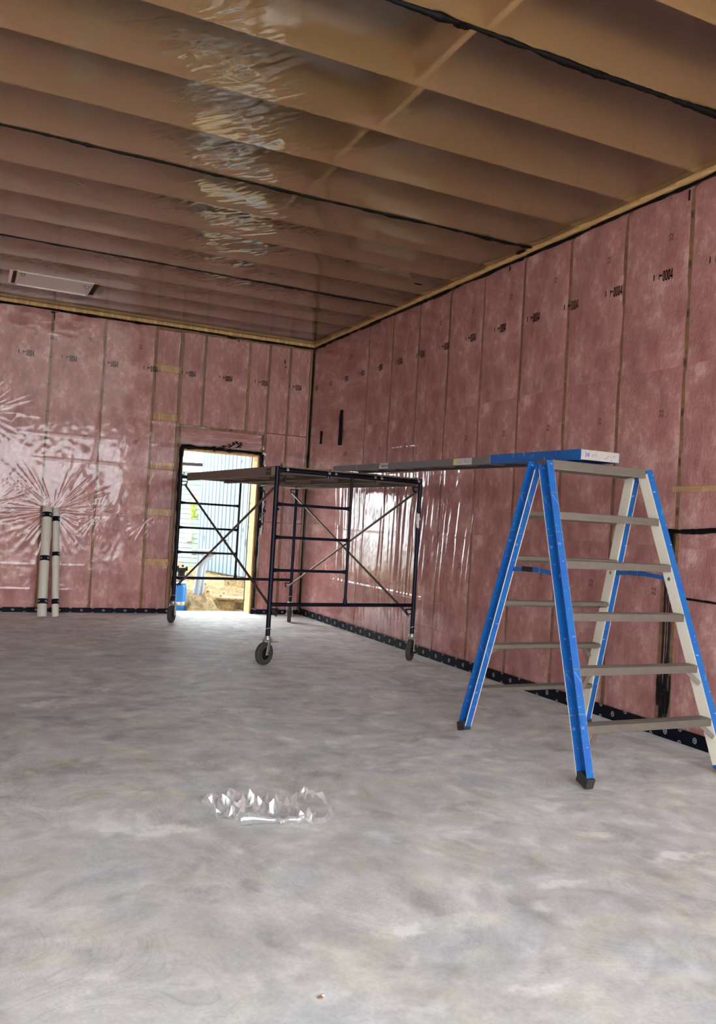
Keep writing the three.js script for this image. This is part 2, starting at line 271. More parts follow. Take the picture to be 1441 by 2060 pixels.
{
  const zf = -D, X0 = LEFT;
  // sheathing in three pieces round the doorway
  mesh('sheathing', box(DX0 - X0, DECK, 0.04, (X0 + DX0) / 2, DECK / 2, zf - T + 0.02), M.sheathing, wallBack);
  mesh('sheathing', box(W + T - DX1, DECK, 0.04, (W + T + DX1) / 2, DECK / 2, zf - T + 0.02), M.sheathing, wallBack);
  mesh('sheathing', box(DX1 - DX0, DECK - DH, 0.04, (DX0 + DX1) / 2, (DECK + DH) / 2, zf - T + 0.02), M.sheathing, wallBack);
  const stud = (x, y0, y1, m = M.lumber, w = 0.038) => mesh('stud', box(w, y1 - y0, 0.19, x, (y0 + y1) / 2, zf - 0.096), m, wallBack);
  const xs = []; for (let k = -8; k <= 2; k++) xs.push(0.225 + 0.6275 * k);
  xs.push(2.11);
  xs.forEach((x, i) => stud(x + studShift(i, 1), 0.04, H - 0.04, i % 2 ? M.lumber : M.lumber2));
  stud(2.455, 0.04, H - 0.04, M.lumber); stud(2.5, 0.0, DH, M.lumber2);
  stud(3.62, 0, DH, M.lumber); stud(3.66, 0.04, H - 0.04, M.lumber2); stud(2.765, DH + 0.3, H - 0.04, M.lumber2); stud(3.375, DH + 0.3, H - 0.04, M.lumber);
  stud(W - 0.03, 0.04, H - 0.04, M.lumber); stud(3.96, 0.04, H - 0.04, M.lumber2);
  mesh('bottom_plate', box(DX0 - X0, 0.04, 0.19, (X0 + DX0) / 2, 0.02, zf - 0.097), M.lumber2, wallBack);
  mesh('bottom_plate', box(W - DX1, 0.04, 0.19, (W + DX1) / 2, 0.02, zf - 0.097), M.lumber2, wallBack);
  mesh('top_plate', box(W - X0, 0.09, 0.19, (X0 + W) / 2, H - 0.005, zf - 0.097), M.lumber, wallBack);
  mesh('ledger', box(W - X0, 0.046, 0.05, (X0 + W) / 2, H + 0.022, zf + 0.012), M.freshWood, wallBack);
  mesh('rim_joist', box(W - X0 + T, 0.3, 0.04, (X0 + W + T) / 2, (CEIL + DECK) / 2 + 0.01, zf - 0.06), M.joist, wallBack);
  mesh('header', box(DX1 - DX0 + 0.14, 0.235, 0.13, (DX0 + DX1) / 2, DH + 0.17, zf - 0.13), M.lumber2, wallBack);
  mesh('header_plate', box(DX1 - DX0 + 0.1, 0.038, 0.18, (DX0 + DX1) / 2, DH + 0.3, zf - 0.095), M.lumber, wallBack);
  for (const y of [0.655, 1.3, 1.905, 2.54, 3.165]) mesh('blocking', box(0.305, 0.089, 0.038, 2.283, y, zf - 0.021), M.freshWood, wallBack);
  // batts, bay by bay
  const bays = []; for (let i = 0; i < xs.length - 1; i++) bays.push([xs[i] + 0.019, xs[i + 1] - 0.019]);
  bays.push([2.129, 2.436]);
  for (const [a, b] of bays) for (let r = 0; r < 3; r++) batt(wallBack, V((a + b) / 2, 0.04 + r * 1.222, zf + 0.002 - (b - a < 0.4 ? 0.04 : 0)), 0, b - a, 1.234, b - a < 0.4);
  for (const [a, b, y0, y1] of [[2.475, 2.746, 2.47, 3.67], [2.784, 3.356, 2.47, 3.67], [3.394, 3.64, 2.47, 3.67], [3.68, 3.94, 0.04, 1.25], [3.68, 3.94, 1.26, 2.46], [3.68, 3.94, 2.47, 3.67], [3.98, 4.25, 0.04, 1.25], [3.98, 4.25, 1.26, 2.46], [3.98, 4.25, 2.47, 3.67]]) batt(wallBack, V((a + b) / 2, y0, zf + 0.002), 0, b - a, y1 - y0, true);
  batt(wallBack, V(3.06, DH + 0.06, zf - 0.03), 0, 1.1, 0.24, true);
  // the vapour barrier
  const stars = [[0.985, 1.25, 0.9, 0.014], [1.49, 1.2, 0.35, 0.01], [0.32, 1.3, 0.6, 0.009], [0.1, 2.35, 0.8, 0.01], [2.1, 1.15, 0.3, 0.008]];
  const hgt = (x, y) => {
    const edge = sm(0.07, 0.14, y) * sm(H - 0.02, H - 0.12, y) * sm(0, 0.06, Math.max(DX0 - 0.04 - x, x - DX1 - 0.04, y - DH - 0.03));
    let h = crease(x, y, 401) + 0.004 * Math.abs(Math.sin((x - 0.225) / 0.6275 * Math.PI));
    const low = sm(2.9, 1.9, y) * sm(2.3, 1.2, x);
    const calm = 0.2 + 0.8 * sm(2.7, 2.3, y);
    h += calm * (0.0014 + 0.0018 * low) * ridge(x * 7 + 2.2 * vn(x * 2, y * 2, 411), y * 3.1 + x * 2.5, 412) + calm * (0.001 + 0.0006 * low) * ridge(x * 13 - y * 5, y * 9 + x * 4, 413) + calm * 0.0008 * fbm(x * 28, y * 28, 2, 414);
    h += 0.003 * low * fbm(x * 2.6, y * 3.1, 2, 415) ;
    for (const [cx, cy, R, A] of stars) { const r = Math.hypot(x - cx, y - cy); if (r < R) { const t = Math.atan2(y - cy, x - cx); h += A * Math.pow(r / R, 0.6) * Math.exp(-2.2 * r / R) * sm(R, R * 0.5, r) * 2.2 * Math.pow(ridge(t * 9 + 40, r * 1.1, 431), 1.5) ; } }
    const tl = bump(x, 0.85, 0.3) * bump(y, 3.5, 0.16); if (tl > 0.01) h += 0.009 * tl * ridge(x * 3 + y * 9, y * 12 - x * 4, 441);
    const dr = bump(x, 3.68, 0.06) * sm(0.2, 0.8, y) * sm(2.6, 2.2, y); if (dr > 0.01) h += 0.014 * dr * ridge(x * 30, y * 4, 443);
    return 0.004 + h * edge;
  };
  const keep = (x, y) => !(x > DX0 - 0.015 && x < DX1 + 0.015 && y < DH + 0.015);
  mesh('plastic_sheet', sheet(-0.6, W - 0.008, 0.02, H - 0.005, 0.0125, hgt, (x, y, h) => [x, y, zf + 0.004 + h], (x, y) => [(x - 0.58) / 0.497 + 0.5, y / 3.72], keep), M.poly, wallBack);
  mesh('plastic_sheet', sheet(X0, -0.6, 0.02, H - 0.005, 0.04, hgt, (x, y, h) => [x, y, zf + 0.004 + h], (x, y) => [(x - 0.58) / 0.497 + 0.5, y / 3.72]), M.poly, wallBack);
  // tape at the foot
  const tape = (x0, x1) => { const g = new THREE.BoxGeometry(x1 - x0, 0.062, 0.003); g.translate((x0 + x1) / 2, 0.031, zf + 0.022); const p = g.attributes.position, u = g.attributes.uv; for (let i = 0; i < p.count; i++) u.setXY(i, p.getX(i) / 0.265, p.getY(i) / 0.062); return g; };
  mesh('seal_tape', tape(X0, DX0 - 0.03), M.tape, wallBack); mesh('seal_tape', tape(DX1 + 0.0, W - 0.02), M.tape, wallBack);
  // black sealant: along the ceiling, round the doorway, in the corner, and its smears
  const line = (n, f) => Array.from({ length: n + 1 }, (_, i) => f(i / n));
  mesh('sealant_bead', tubePath(line(26, (t) => V(-0.7 + t * (W + 0.68), H - 0.008 - 0.012 * vn(t * 30, 0, 5), zf + 0.012)), 0.011, 320, 6, 1.25, 51), M.sealant, wallBack);
  mesh('sealant_bead', tubePath(line(10, (t) => V(DX0 - 0.02 + 0.008 * vn(t * 20, 2, 6), DH + 0.02 - t * DH, zf + 0.012)), 0.018, 160, 6, 1.4, 52), M.sealant, wallBack);
  mesh('sealant_bead', tubePath(line(10, (t) => V(DX0 - 0.02 + t * (DX1 - DX0 + 0.05), DH + 0.022 + 0.012 * vn(t * 14, 2, 7), zf + 0.012)), 0.017, 120, 6, 1.4, 53), M.sealant, wallBack);
  mesh('sealant_bead', tubePath(line(10, (t) => V(DX1 + 0.03 + 0.012 * vn(t * 16, 2, 8), DH + 0.02 - t * (DH - 0.06), zf + 0.012)), 0.015, 160, 6, 1.4, 54), M.sealant, wallBack);
  mesh('sealant_bead', tubePath(line(10, (t) => V(W - 0.02, H - 0.01 - t * H + 0.02, zf + 0.014)), 0.009, 200, 6, 1.1, 55), M.sealant, wallBack);
  const sp = []; for (let i = 0; i < 44; i++) { const t = Math.pow(rnd(), 0.8); sp.push([[2.9 + t * 0.42, DH + 0.035 + 0.1 * t * t + 0.05 * (rnd() - 0.5) * (1 + t), zf + 0.014], 0.4 + rnd() * 1.5, 0.2 + rnd() * 0.45, 0.2]); }
  mesh('sealant_smear', smear(sp, 0.017, 61, 1.4), M.sealant, wallBack);
  const sq = []; for (let i = 0; i < 90; i++) { const t = rnd(), y = 1.12 + 0.9 * t; sq.push([[3.635 + 0.055 * Math.pow(rnd(), 1.6) * (t > 0.3 ? 1.2 : 0.8) + 0.02 * vn(y * 6, 0, 64), y, zf + 0.014], 0.3 + rnd() * 0.7, 0.4 + rnd() * 1.5, 0.2]); }
  mesh('sealant_smear', smear(sq, 0.02, 63, 1.2), M.sealant, wallBack);
  mesh('sealant_smear', smear([[[3.88, 1.52, zf + 0.014], 0.5, 1.7, 0.2], [[3.9, 1.44, zf + 0.014], 0.6, 0.9, 0.2], [[3.83, 1.5, zf + 0.014], 0.3, 0.8, 0.2], [[3.87, 3.47, zf + 0.014], 0.35, 1.5, 0.2], [[3.89, 3.4, zf + 0.014], 0.4, 0.6, 0.2]], 0.02, 65), M.sealant, wallBack);
  mesh('sealant_smear', smear([[[0.86, 3.62, zf + 0.012], 0.35, 2.2, 0.2], [[0.84, 3.67, zf + 0.012], 1.4, 0.5, 0.2], [[3.1, 3.68, zf + 0.012], 3, 0.4, 0.2], [[3.2, 3.66, zf + 0.012], 0.4, 1, 0.2]], 0.02, 66), M.sealant, wallBack);
}
// the doorway's timber lining
{
  const d = structure(group('door_1'));
  mesh('jamb', box(0.02, DH, 0.235, DX0 + 0.008, DH / 2, -D - 0.125), M.freshWood, d);
  mesh('jamb', box(0.022, DH, 0.235, DX1 - 0.004, DH / 2, -D - 0.125), M.freshWood, d);
  mesh('head_jamb', box(DX1 - DX0, 0.024, 0.235, (DX0 + DX1) / 2, DH + 0.002, -D - 0.125), M.freshWood, d);
  mesh('gasket', box(0.012, DH, 0.03, DX1 - 0.012, DH / 2, -D - 0.262), M.dark, d);
}

// ---------------------------------------------------------------- right wall
const wallRight = structure(group('wall_right'));
{
  const xf = W, ZB = -D, ZF = FRONT;
  mesh('sheathing', box(0.04, DECK, ZF - ZB + 2 * T, xf + T - 0.02, DECK / 2, (ZF + ZB) / 2), M.sheathing, wallRight);
  const studs = []; for (let k = -7; k <= 11; k++) studs.push(-4.83 - 0.6236 * -k);
  const zs = studs.map((z, i) => z + studShift(i, 3)).filter((z) => z > ZB + 0.05 && z < ZF);
  zs.unshift(ZB + 0.02);
  zs.forEach((z, i) => mesh('stud', box(0.19, H - 0.08, 0.038, xf + 0.096, H / 2, z), i % 2 ? M.lumber : M.lumber2, wallRight));
  mesh('bottom_plate', box(0.19, 0.04, ZF - ZB, xf + 0.097, 0.02, (ZF + ZB) / 2), M.lumber2, wallRight);
  mesh('top_plate', box(0.19, 0.09, ZF - ZB, xf + 0.097, H - 0.005, (ZF + ZB) / 2), M.lumber, wallRight);
  mesh('ledger', box(0.05, 0.046, ZF - ZB - 0.05, xf - 0.012, H + 0.022, (ZF + ZB) / 2), M.freshWood, wallRight);
  mesh('rim_joist', box(0.04, 0.3, ZF - ZB + T, xf + 0.06, (CEIL + DECK) / 2 + 0.01, (ZF + ZB) / 2), M.joist, wallRight);
  for (let i = 0; i < zs.length - 1; i++) {
    const a = zs[i] + 0.019, b = zs[i + 1] - 0.019; if (b - a < 0.05) continue;
    for (let r = 0; r < 3; r++) batt(wallRight, V(xf - 0.002, 0.04 + r * 1.222, (a + b) / 2), -Math.PI / 2, b - a, 1.234, b - a < 0.4);
  }
  // framing round an opening that was closed up, near the right edge of the view
  const extra = [[-4.185, 0.04, 1.36], [-4.29, 0.04, 1.36]];
  for (const [z, a, b] of extra) mesh('stud', box(0.05, b - a, 0.034, xf + 0.016, (a + b) / 2, z), M.lumber, wallRight);
  mesh('cripple_rail', box(0.04, 0.038, 0.75, xf + 0.014, 1.655, -3.88), M.freshWood, wallRight);
  // vapour barrier
  const hgt = (z, y) => {
    const edge = sm(0.09, 0.16, y) * sm(H - 0.02, H - 0.12, y);
    const far = sm(-5.5, -7.2, z), mid = sm(0.15, 0.5, y) * sm(2.5, 1.9, y);
    let h = crease(z, y, 501, 1.1) + 0.004 * Math.abs(Math.sin((z + 4.83) / 0.6236 * Math.PI));
    const fan = z + 0.16 * (2.1 - y) * (z + 8.6) * 0.5;
    h += (0.0012 + 0.0044 * mid * (0.35 + far)) * ridge(fan * 11 + 0.8 * vn(z * 3, y * 1.4, 511), y * 0.9, 512) + (0.0006 + 0.0022 * mid * (0.35 + far)) * ridge(fan * 23 + 0.6 * vn(z * 5, y * 3, 513), y * 2.1, 514);
    h += 0.001 * fbm(z * 22, y * 22, 2, 515) + 0.0022 * ridge(z * 5 + y * 2, y * 5 - z, 516) * sm(-6.5, -5, z);
    return 0.004 + h * edge;
  };
  const uvOf = (z, y) => [(z + 4.42) / 0.4925 + 0.5, y / 3.72];
  mesh('plastic_sheet', sheet(ZB + 0.008, -3.2, 0.02, H - 0.005, 0.0135, hgt, (z, y, h) => [xf - 0.004 - h, y, z], uvOf), M.poly, wallRight);
  mesh('plastic_sheet', sheet(-3.2, ZF, 0.02, H - 0.005, 0.05, hgt, (z, y, h) => [xf - 0.004 - h, y, z], uvOf), M.poly, wallRight);
  { const g = new THREE.BoxGeometry(0.003, 0.092, ZF - ZB - 0.03); g.translate(xf - 0.024, 0.046, (ZF + ZB) / 2 + 0.01); const p = g.attributes.position, u = g.attributes.uv; for (let i = 0; i < p.count; i++) u.setXY(i, p.getZ(i) / 0.25, p.getY(i) / 0.092); mesh('seal_tape', g, M.tape, wallRight); }
  const line = (n, f) => Array.from({ length: n + 1 }, (_, i) => f(i / n));
  mesh('sealant_bead', tubePath(line(30, (t) => V(xf - 0.014, H - 0.008 - 0.012 * vn(t * 34, 0, 15), ZB + 0.02 + t * 8.4)), 0.011, 520, 6, 1.3, 71), M.sealant, wallRight);
  // slits and beads
  mesh('sealant_bead', tubePath(line(6, (t) => V(xf - 0.014, 2.74 - 0.45 * t, -9.875)), 0.02, 60, 6, 1.1, 72), M.sealant, wallRight);
  mesh('sealant_bead', tubePath(line(4, (t) => V(xf - 0.014, 2.52 - 0.17 * t, -10.53)), 0.02, 30, 6, 1.1, 73), M.sealant, wallRight);
  mesh('sealant_bead', tubePath(line(4, (t) => V(xf - 0.014, 3.67 - 0.07 * t, -4.23)), 0.008, 30, 6, 1.1, 74), M.sealant, wallRight);
  mesh('sealant_bead', tubePath(line(8, (t) => V(xf - 0.012, 1.365 + 0.03 * t + 0.02 * (vn(t * 6, 1, 16) - 0.5), -4.28 + t * 0.8)), 0.014, 120, 6, 1.3, 75), M.sealant, wallRight);
  mesh('sealant_bead', tubePath(line(8, (t) => V(xf - 0.012, 0.93 - 0.015 * t + 0.01 * vn(t * 5, 1, 17), -4.12 + t * 0.65)), 0.008, 120, 6, 1.2, 76), M.sealant, wallRight);
  mesh('sealant_bead', tubePath(line(8, (t) => V(xf - 0.01, 1.36 - 1.3 * t, -4.215)), 0.008, 120, 6, 0.9, 77), M.sealant, wallRight);
  mesh('sealant_bead', tubePath(line(8, (t) => V(xf - 0.01, 1.3 - 1.24 * t, -4.262)), 0.008, 120, 6, 0.9, 78), M.sealant, wallRight);
  mesh('sealant_bead', tubePath(line(8, (t) => V(xf - 0.01, 1.02 - 0.96 * t, -4.238)), 0.005, 120, 6, 0.9, 79), M.sealant, wallRight);
  const sp = [[[xf - 0.012, 1.33, -4.25], 0.2, 1.6, 1.4], [[xf - 0.012, 1.28, -4.22], 0.2, 1.8, 0.6]];
  for (let i = 0; i < 22; i++) sp.push([[xf - 0.012, 0.2 + rnd() * 0.17, -4.3 + rnd() * 0.12], 0.2, 1.2 + rnd() * 2.2, 0.25 + rnd() * 0.35]);
  mesh('sealant_smear', smear(sp, 0.024, 81), M.sealant, wallRight);
  mesh('sealant_smear', smear([[[xf - 0.014, 3.7, -6.13], 0.3, 0.7, 2.2], [[xf - 0.014, 3.71, -5.2], 0.3, 0.7, 1.2], [[xf - 0.014, 3.66, -6.3], 0.2, 1, 0.3], [[xf - 0.014, 3.71, -4.5], 0.3, 0.8, 1.6]], 0.022, 83), M.sealant, wallRight);
}
// left wall and the wall with the wide opening, both out of view
structure(mesh('roof_eave', box(W - LEFT + 2 * T + 1.6, 0.06, 1.1, (W + LEFT) / 2, DECK + 0.09, -D - T - 0.5), M.deck));
structure(mesh('wall_left', box(T, DECK, FRONT + D + T, LEFT - T / 2, DECK / 2, (FRONT - D) / 2), M.pinkC));
{
  const g = structure(group('wall_front'));
  mesh('panel', box(OX0 - LEFT + T, DECK, T, (OX0 + LEFT - T) / 2, DECK / 2, FRONT + T / 2), M.sheathing, g);
  mesh('panel', box(W + T - OX1, DECK, T, (W + T + OX1) / 2, DECK / 2, FRONT + T / 2), M.sheathing, g);
  mesh('panel', box(OX1 - OX0, DECK - OH, T, (OX0 + OX1) / 2, (DECK + OH) / 2, FRONT + T / 2), M.sheathing, g);
}

// ---------------------------------------------------------------- ceiling
const ceiling = structure(group('ceiling'));
{
  mesh('deck', box(W - LEFT + 2 * T, 0.05, FRONT + D + 2 * T, (W + LEFT) / 2, DECK + 0.03, (FRONT - D) / 2, 0.002), M.deck, ceiling);
  const js = []; for (let k = -7; k <= 11; k++) js.push(Z0 + k * S);
  const zs = js.filter((z) => z > -D + 0.05 && z < FRONT);
  for (const z of zs) {
    const L = W - LEFT - 0.02, x = (W + LEFT) / 2;
    mesh('joist', box(L, JD, 0.038, x, CEIL + JD / 2 + 0.004, z), M.joist, ceiling);
  }
  for (let i = 0; i < zs.length - 1; i++) mesh('blocking', box(0.038, JD - 0.01, S - 0.04, 2.16 + (i % 2 ? 0.03 : -0.02), CEIL + JD / 2 + 0.005, zs[i] + S / 2), M.joist, ceiling);
  // vapour barrier, one sheet between each pair of sealed laps
  const tufts = [[1.05, -4.45], [1.25, -4.8], [1.5, -5.4], [1.42, -5.85], [1.7, -6.5], [1.9, -6.9], [2.05, -7.5], [2.2, -8.1], [2.35, -8.6], [1.0, -3.9]];
  const PX = 0.9, PXW = 3.0;   // the open panel in the ceiling is cut out
  const hgt = (x, z) => {
    const t = (((z - Z0) / S) % 1 + 1) % 1, sag = Math.sin(t * Math.PI);
    let h = 0.008 * sag * (0.5 + vn(x * 1.2, z * 1.2, 601)) + 0.0006 * fbm(x * 9, z * 9, 2, 602);
    let k = 0.05; for (const [tx, tz] of tufts) k += Math.exp(-(((x - tx) / 0.42) ** 2 + ((z - tz) / 0.36) ** 2));
    k = Math.min(k, 1.1) * sm(0.2, 0.5, vn(x * 2.3, z * 2.3, 603));
    const w1 = 0.5 * vn(x * 2.2, z * 2.2, 611);
    h += k * (0.007 * ridge(x * 2.6 + z * 2.6 + w1, z * 9 - x * 11 + w1 * 5, 612) + 0.005 * ridge(x * 6 + z * 5, z * 17 - x * 24 + w1 * 3, 613) + 0.0016 * ridge(x * 30 - z * 8, z * 30 + x * 9, 614)) * (0.35 + 0.65 * sag);
    return h + 0.0015;
  };
  const uvOf = (x, z) => [x / 1.9 + 0.13, z / 2.3 + 0.4];
  const seams = [-D + 0.01, Z0 - 4 * S, Z0, Z0 + 4 * S, Z0 + 8 * S, FRONT];
  const inPanel = (x, z) => x > 0.29 && x < 1.21 && z > -10.22 && z < -9.58;
  for (let i = 0; i < 5; i++) {
    const film = mesh('plastic_sheet', sheet(i < 4 ? -2.4 : LEFT, W - 0.005, seams[i], seams[i + 1], i < 4 ? 0.014 : 0.03, hgt, (x, z, h) => [x, CEIL - h, z], uvOf, (x, z) => !inPanel(x, z)), i < 4 ? M.ceilPoly : M.ceilPolyTop, ceiling);
    mesh('matt_face', sheet(LEFT, W - 0.005, seams[i], seams[i + 1], 0.16, () => 0, (x, z) => [W - 0.005 + LEFT - x, CEIL + 0.0005, z], uvOf, (x, z) => !inPanel(W - 0.005 + LEFT - x, z)), M.ceilPolyTop, film);
    if (i < 4) mesh('plastic_sheet', sheet(LEFT, -2.4, seams[i], seams[i + 1], 0.06, hgt, (x, z, h) => [x, CEIL - h, z], uvOf), M.ceilPoly, ceiling);
  }
  const line = (n, f) => Array.from({ length: n + 1 }, (_, i) => f(i / n));
  [[Z0 - 4 * S, 0.009, 1.1], [Z0, 0.01, 1.25], [Z0 + 4 * S, 0.012, 1.7]].forEach(([z, r, j], i) => mesh('sealant_bead', tubePath(line(24, (t) => V(-1.4 + t * (W + 1.39), CEIL - 0.004, z + 0.018 * (vn(t * 16, i, 621) - 0.5))), r, 520, 6, j, 90 + i), M.sealant, ceiling));
  mesh('sealant_smear', smear([[[4.2, CEIL - 0.012, Z0 + 0.02], 2.4, 0.25, 1], [[4.26, CEIL - 0.014, Z0 - 0.12], 0.9, 0.3, 2.2], [[4.0, CEIL - 0.012, Z0 - 1.5], 1.8, 0.25, 0.7], [[2.05, CEIL - 0.012, Z0 + 4 * S], 1.6, 0.25, 0.9], [[2.9, CEIL - 0.012, Z0 + 4 * S], 1.4, 0.25, 0.9]], 0.028, 95), M.sealant, ceiling);
}

// ---------------------------------------------------------------- white panel set in the ceiling
{
  const p = group('ceiling_panel'); tag(p, 'white rectangular metal panel with two bolts set in the plastic-covered ceiling', 'panel');
  p.position.set(0.75, CEIL, -9.9);
  mesh('back_plate', box(0.76, 0.012, 0.58, 0, 0.006, 0), M.whiteMetal, p);
  mesh('rim', [box(0.78, 0.05, 0.018, 0, 0.012, 0.29), box(0.78, 0.05, 0.018, 0, 0.012, -0.29), box(0.018, 0.05, 0.58, -0.38, 0.012, 0), box(0.018, 0.05, 0.58, 0.38, 0.012, 0)], M.whiteMetal, p);
  for (const [x, z] of [[-0.33, 0.2], [0.33, 0.12]]) { const b = mesh('bolt', new THREE.CylinderGeometry(0.02, 0.02, 0.03, 6).translate(x, -0.012, z), M.zinc, p); mesh('washer', new THREE.CylinderGeometry(0.032, 0.032, 0.006, 16).translate(x, -0.003, z), M.zinc, b); }
  mesh('trim_board', box(0.05, 0.03, 0.62, -0.425, 0.026, 0), M.dark, p);
  mesh('trim_board', box(0.05, 0.03, 0.62, 0.425, 0.026, 0), M.dark, p);
}

// ---------------------------------------------------------------- rolling scaffold
const SC = { x: 2.5133, z: -7.1502, th: 0.06729, L: 2.898, yb: 0.25, w: 1.524 };
{
  const sc = group('rolling_scaffold'); tag(sc, 'navy steel rolling scaffold with crossed side braces and four black casters', 'scaffold');
  sc.position.set(SC.x, 0, SC.z); sc.rotation.y = SC.th;
  const yb = SC.yb, w = SC.w, scuff = canvasTex(64, 512, (g, a, b) => { g.fillStyle = '#0d1124'; g.fillRect(0, 0, a, b); g.fillStyle = '#d9d4cf'; for (let i = 0; i < 26; i++) { const y = b * (0.205 + 0.07 * rnd()); g.fillRect(rnd() * a, y, 6 + rnd() * 20, 6 + rnd() * 26); } });
  const scuffed = phys({ map: scuff, roughness: 0.45, specularIntensity: 0.45 });
  for (const [z, front] of [[0, 1], [-SC.L, 0]]) {
    const f = group('end_frame', sc); f.position.z = z;
    mesh('post', rod([0, yb, 0], [0, yb + 1.524, 0], 0.0212, 16), M.navy, f);
    mesh('post', new THREE.CylinderGeometry(0.0212, 0.0212, 1.524, 16).translate(w, yb + 0.762, 0), front ? scuffed : M.navy, f);
    mesh('top_rail', rod([0, yb + 1.492, 0], [w, yb + 1.492, 0], 0.0205, 14), M.navy, f);
    mesh('bottom_rail', rod([0, yb + 0.285, 0], [w, yb + 0.285, 0], 0.0175, 14), M.navy, f);
    mesh('middle_post', [rod([0.762, yb + 0.285, 0], [0.762, yb + 1.49, 0], 0.0135, 12), rod([0.762, yb + 0.298, 0], [0.762, yb + 0.36, 0], 0.023, 12, 0.0135)], M.navy, f);
    for (const y of [0.592, 0.888, 1.184]) mesh('rung', [rod([0, yb + y, 0], [0.762, yb + y, 0], 0.0128, 12), rod([0.018, yb + y, 0], [0.075, yb + y, 0], 0.021, 12, 0.0128), rod([0.75, yb + y, 0], [0.7, yb + y, 0], 0.02, 12, 0.0128)], M.navy, f);
    for (const [x, s] of [[0, 1], [w, -1]]) for (const y of [0.2, 1.394]) {
      mesh('brace_lock', [bar([x + s * 0.015, yb + y + 0.045, 0], [x + s * 0.088, yb + y + 0.045, 0], 0.012, 0.014), bar([x + s * 0.086, yb + y + 0.05, 0], [x + s * 0.068, yb + y - 0.005, 0], 0.012, 0.014), rod([x + s * 0.015, yb + y, 0], [x + s * 0.082, yb + y, 0], 0.006, 8)], M.navy, f);
    }
    mesh('top_pin', rod([0.035, yb + 1.49, 0], [0.035, yb + 1.555, 0], 0.005, 8), M.navy, f);
    for (const x of [0, w]) mesh('caster_pin', tubePath([[x - 0.03, yb + 0.07, 0.018], [x, yb + 0.08, 0.03], [x + 0.028, yb + 0.055, 0.02], [x + 0.024, yb + 0.03, 0.02]], 0.003, 12, 6), M.zinc, f);
  }
  for (const [x, s] of [[0.062, -1], [w - 0.062, 1]]) {
    const b = group('cross_brace', sc), lo = yb + 0.2, hi = yb + 1.394, L = SC.L, flat = (A, B) => { A = v3(A); B = v3(B); const d = B.clone().sub(A).normalize(); return [rod(A, B, 0.0125, 10), bar(A.clone().addScaledVector(d, -0.03), A.clone().addScaledVector(d, 0.09), 0.005, 0.03, V(1, 0, 0)), bar(B.clone().addScaledVector(d, -0.09), B.clone().addScaledVector(d, 0.03), 0.005, 0.03, V(1, 0, 0))]; };
    mesh('brace_tube', flat([x, lo, 0], [x, hi, -L]), M.brace, b);
    mesh('brace_tube', flat([x + s * 0.02, hi, 0], [x + s * 0.02, lo, -L]), M.brace, b);
    mesh('rivet', rod([x - 0.025, (lo + hi) / 2, -L / 2], [x + 0.03, (lo + hi) / 2, -L / 2], 0.008, 8), M.zinc, b);
  }
  // casters: [post x, post z, axle direction in the room]
  for (const [x, z, ax, az] of [[0, 0, 0.5, 0.86], [w, 0, 0.73, 0.68], [0, -SC.L, 0.84, 0.54], [w, -SC.L, 0.937, 0.35]]) {
    const c = group('caster', sc); c.position.set(x, 0, z); c.rotation.y = Math.atan2(-az, ax) - SC.th;      // local x is the axle
    const R = 0.1015, tr = 0.035;
    const wh = mesh('wheel', new THREE.LatheGeometry([[0.055, -0.022], [0.088, -0.024], [0.098, -0.02], [R, -0.01], [R, 0.01], [0.098, 0.02], [0.088, 0.024], [0.055, 0.022], [0.055, -0.022]].map(([a, b]) => new THREE.Vector2(a, b)), 40).rotateZ(Math.PI / 2).translate(0, R, tr), M.tread, c);
    mesh('hub', new THREE.LatheGeometry([[0.0, -0.03], [0.022, -0.03], [0.028, -0.018], [0.07, -0.015], [0.084, -0.0245], [0.087, -0.0245], [0.087, 0.0245], [0.084, 0.0245], [0.07, 0.015], [0.028, 0.018], [0.022, 0.03], [0, 0.03]].map(([a, b]) => new THREE.Vector2(a, b)), 32).rotateZ(Math.PI / 2).translate(0, R, tr), M.rubber, wh);
    mesh('fork', [...[-1, 1].map((s) => bar([s * 0.036, 0.222, 0.006], [s * 0.036, R - 0.012, tr], 0.005, 0.034, V(1, 0, 0))), box(0.078, 0.006, 0.075, 0, 0.222, 0.004)], M.zinc, c);
    mesh('swivel', [new THREE.CylinderGeometry(0.036, 0.036, 0.012, 20).translate(0, 0.233, 0), new THREE.CylinderGeometry(0.024, 0.03, 0.02, 16).translate(0, 0.247, 0)], M.zinc, c);
    mesh('axle', rod([-0.05, R, tr], [0.05, R, tr], 0.008, 10), M.zinc, c);
    mesh('brake_lever', [bar([0.03, 0.205, -0.02], [0.035, 0.2, -0.095], 0.03, 0.008, V(1, 0, 0)), rod([-0.035, 0.205, -0.03], [0.035, 0.205, -0.03], 0.008, 8)], M.zinc, c);
  }
}
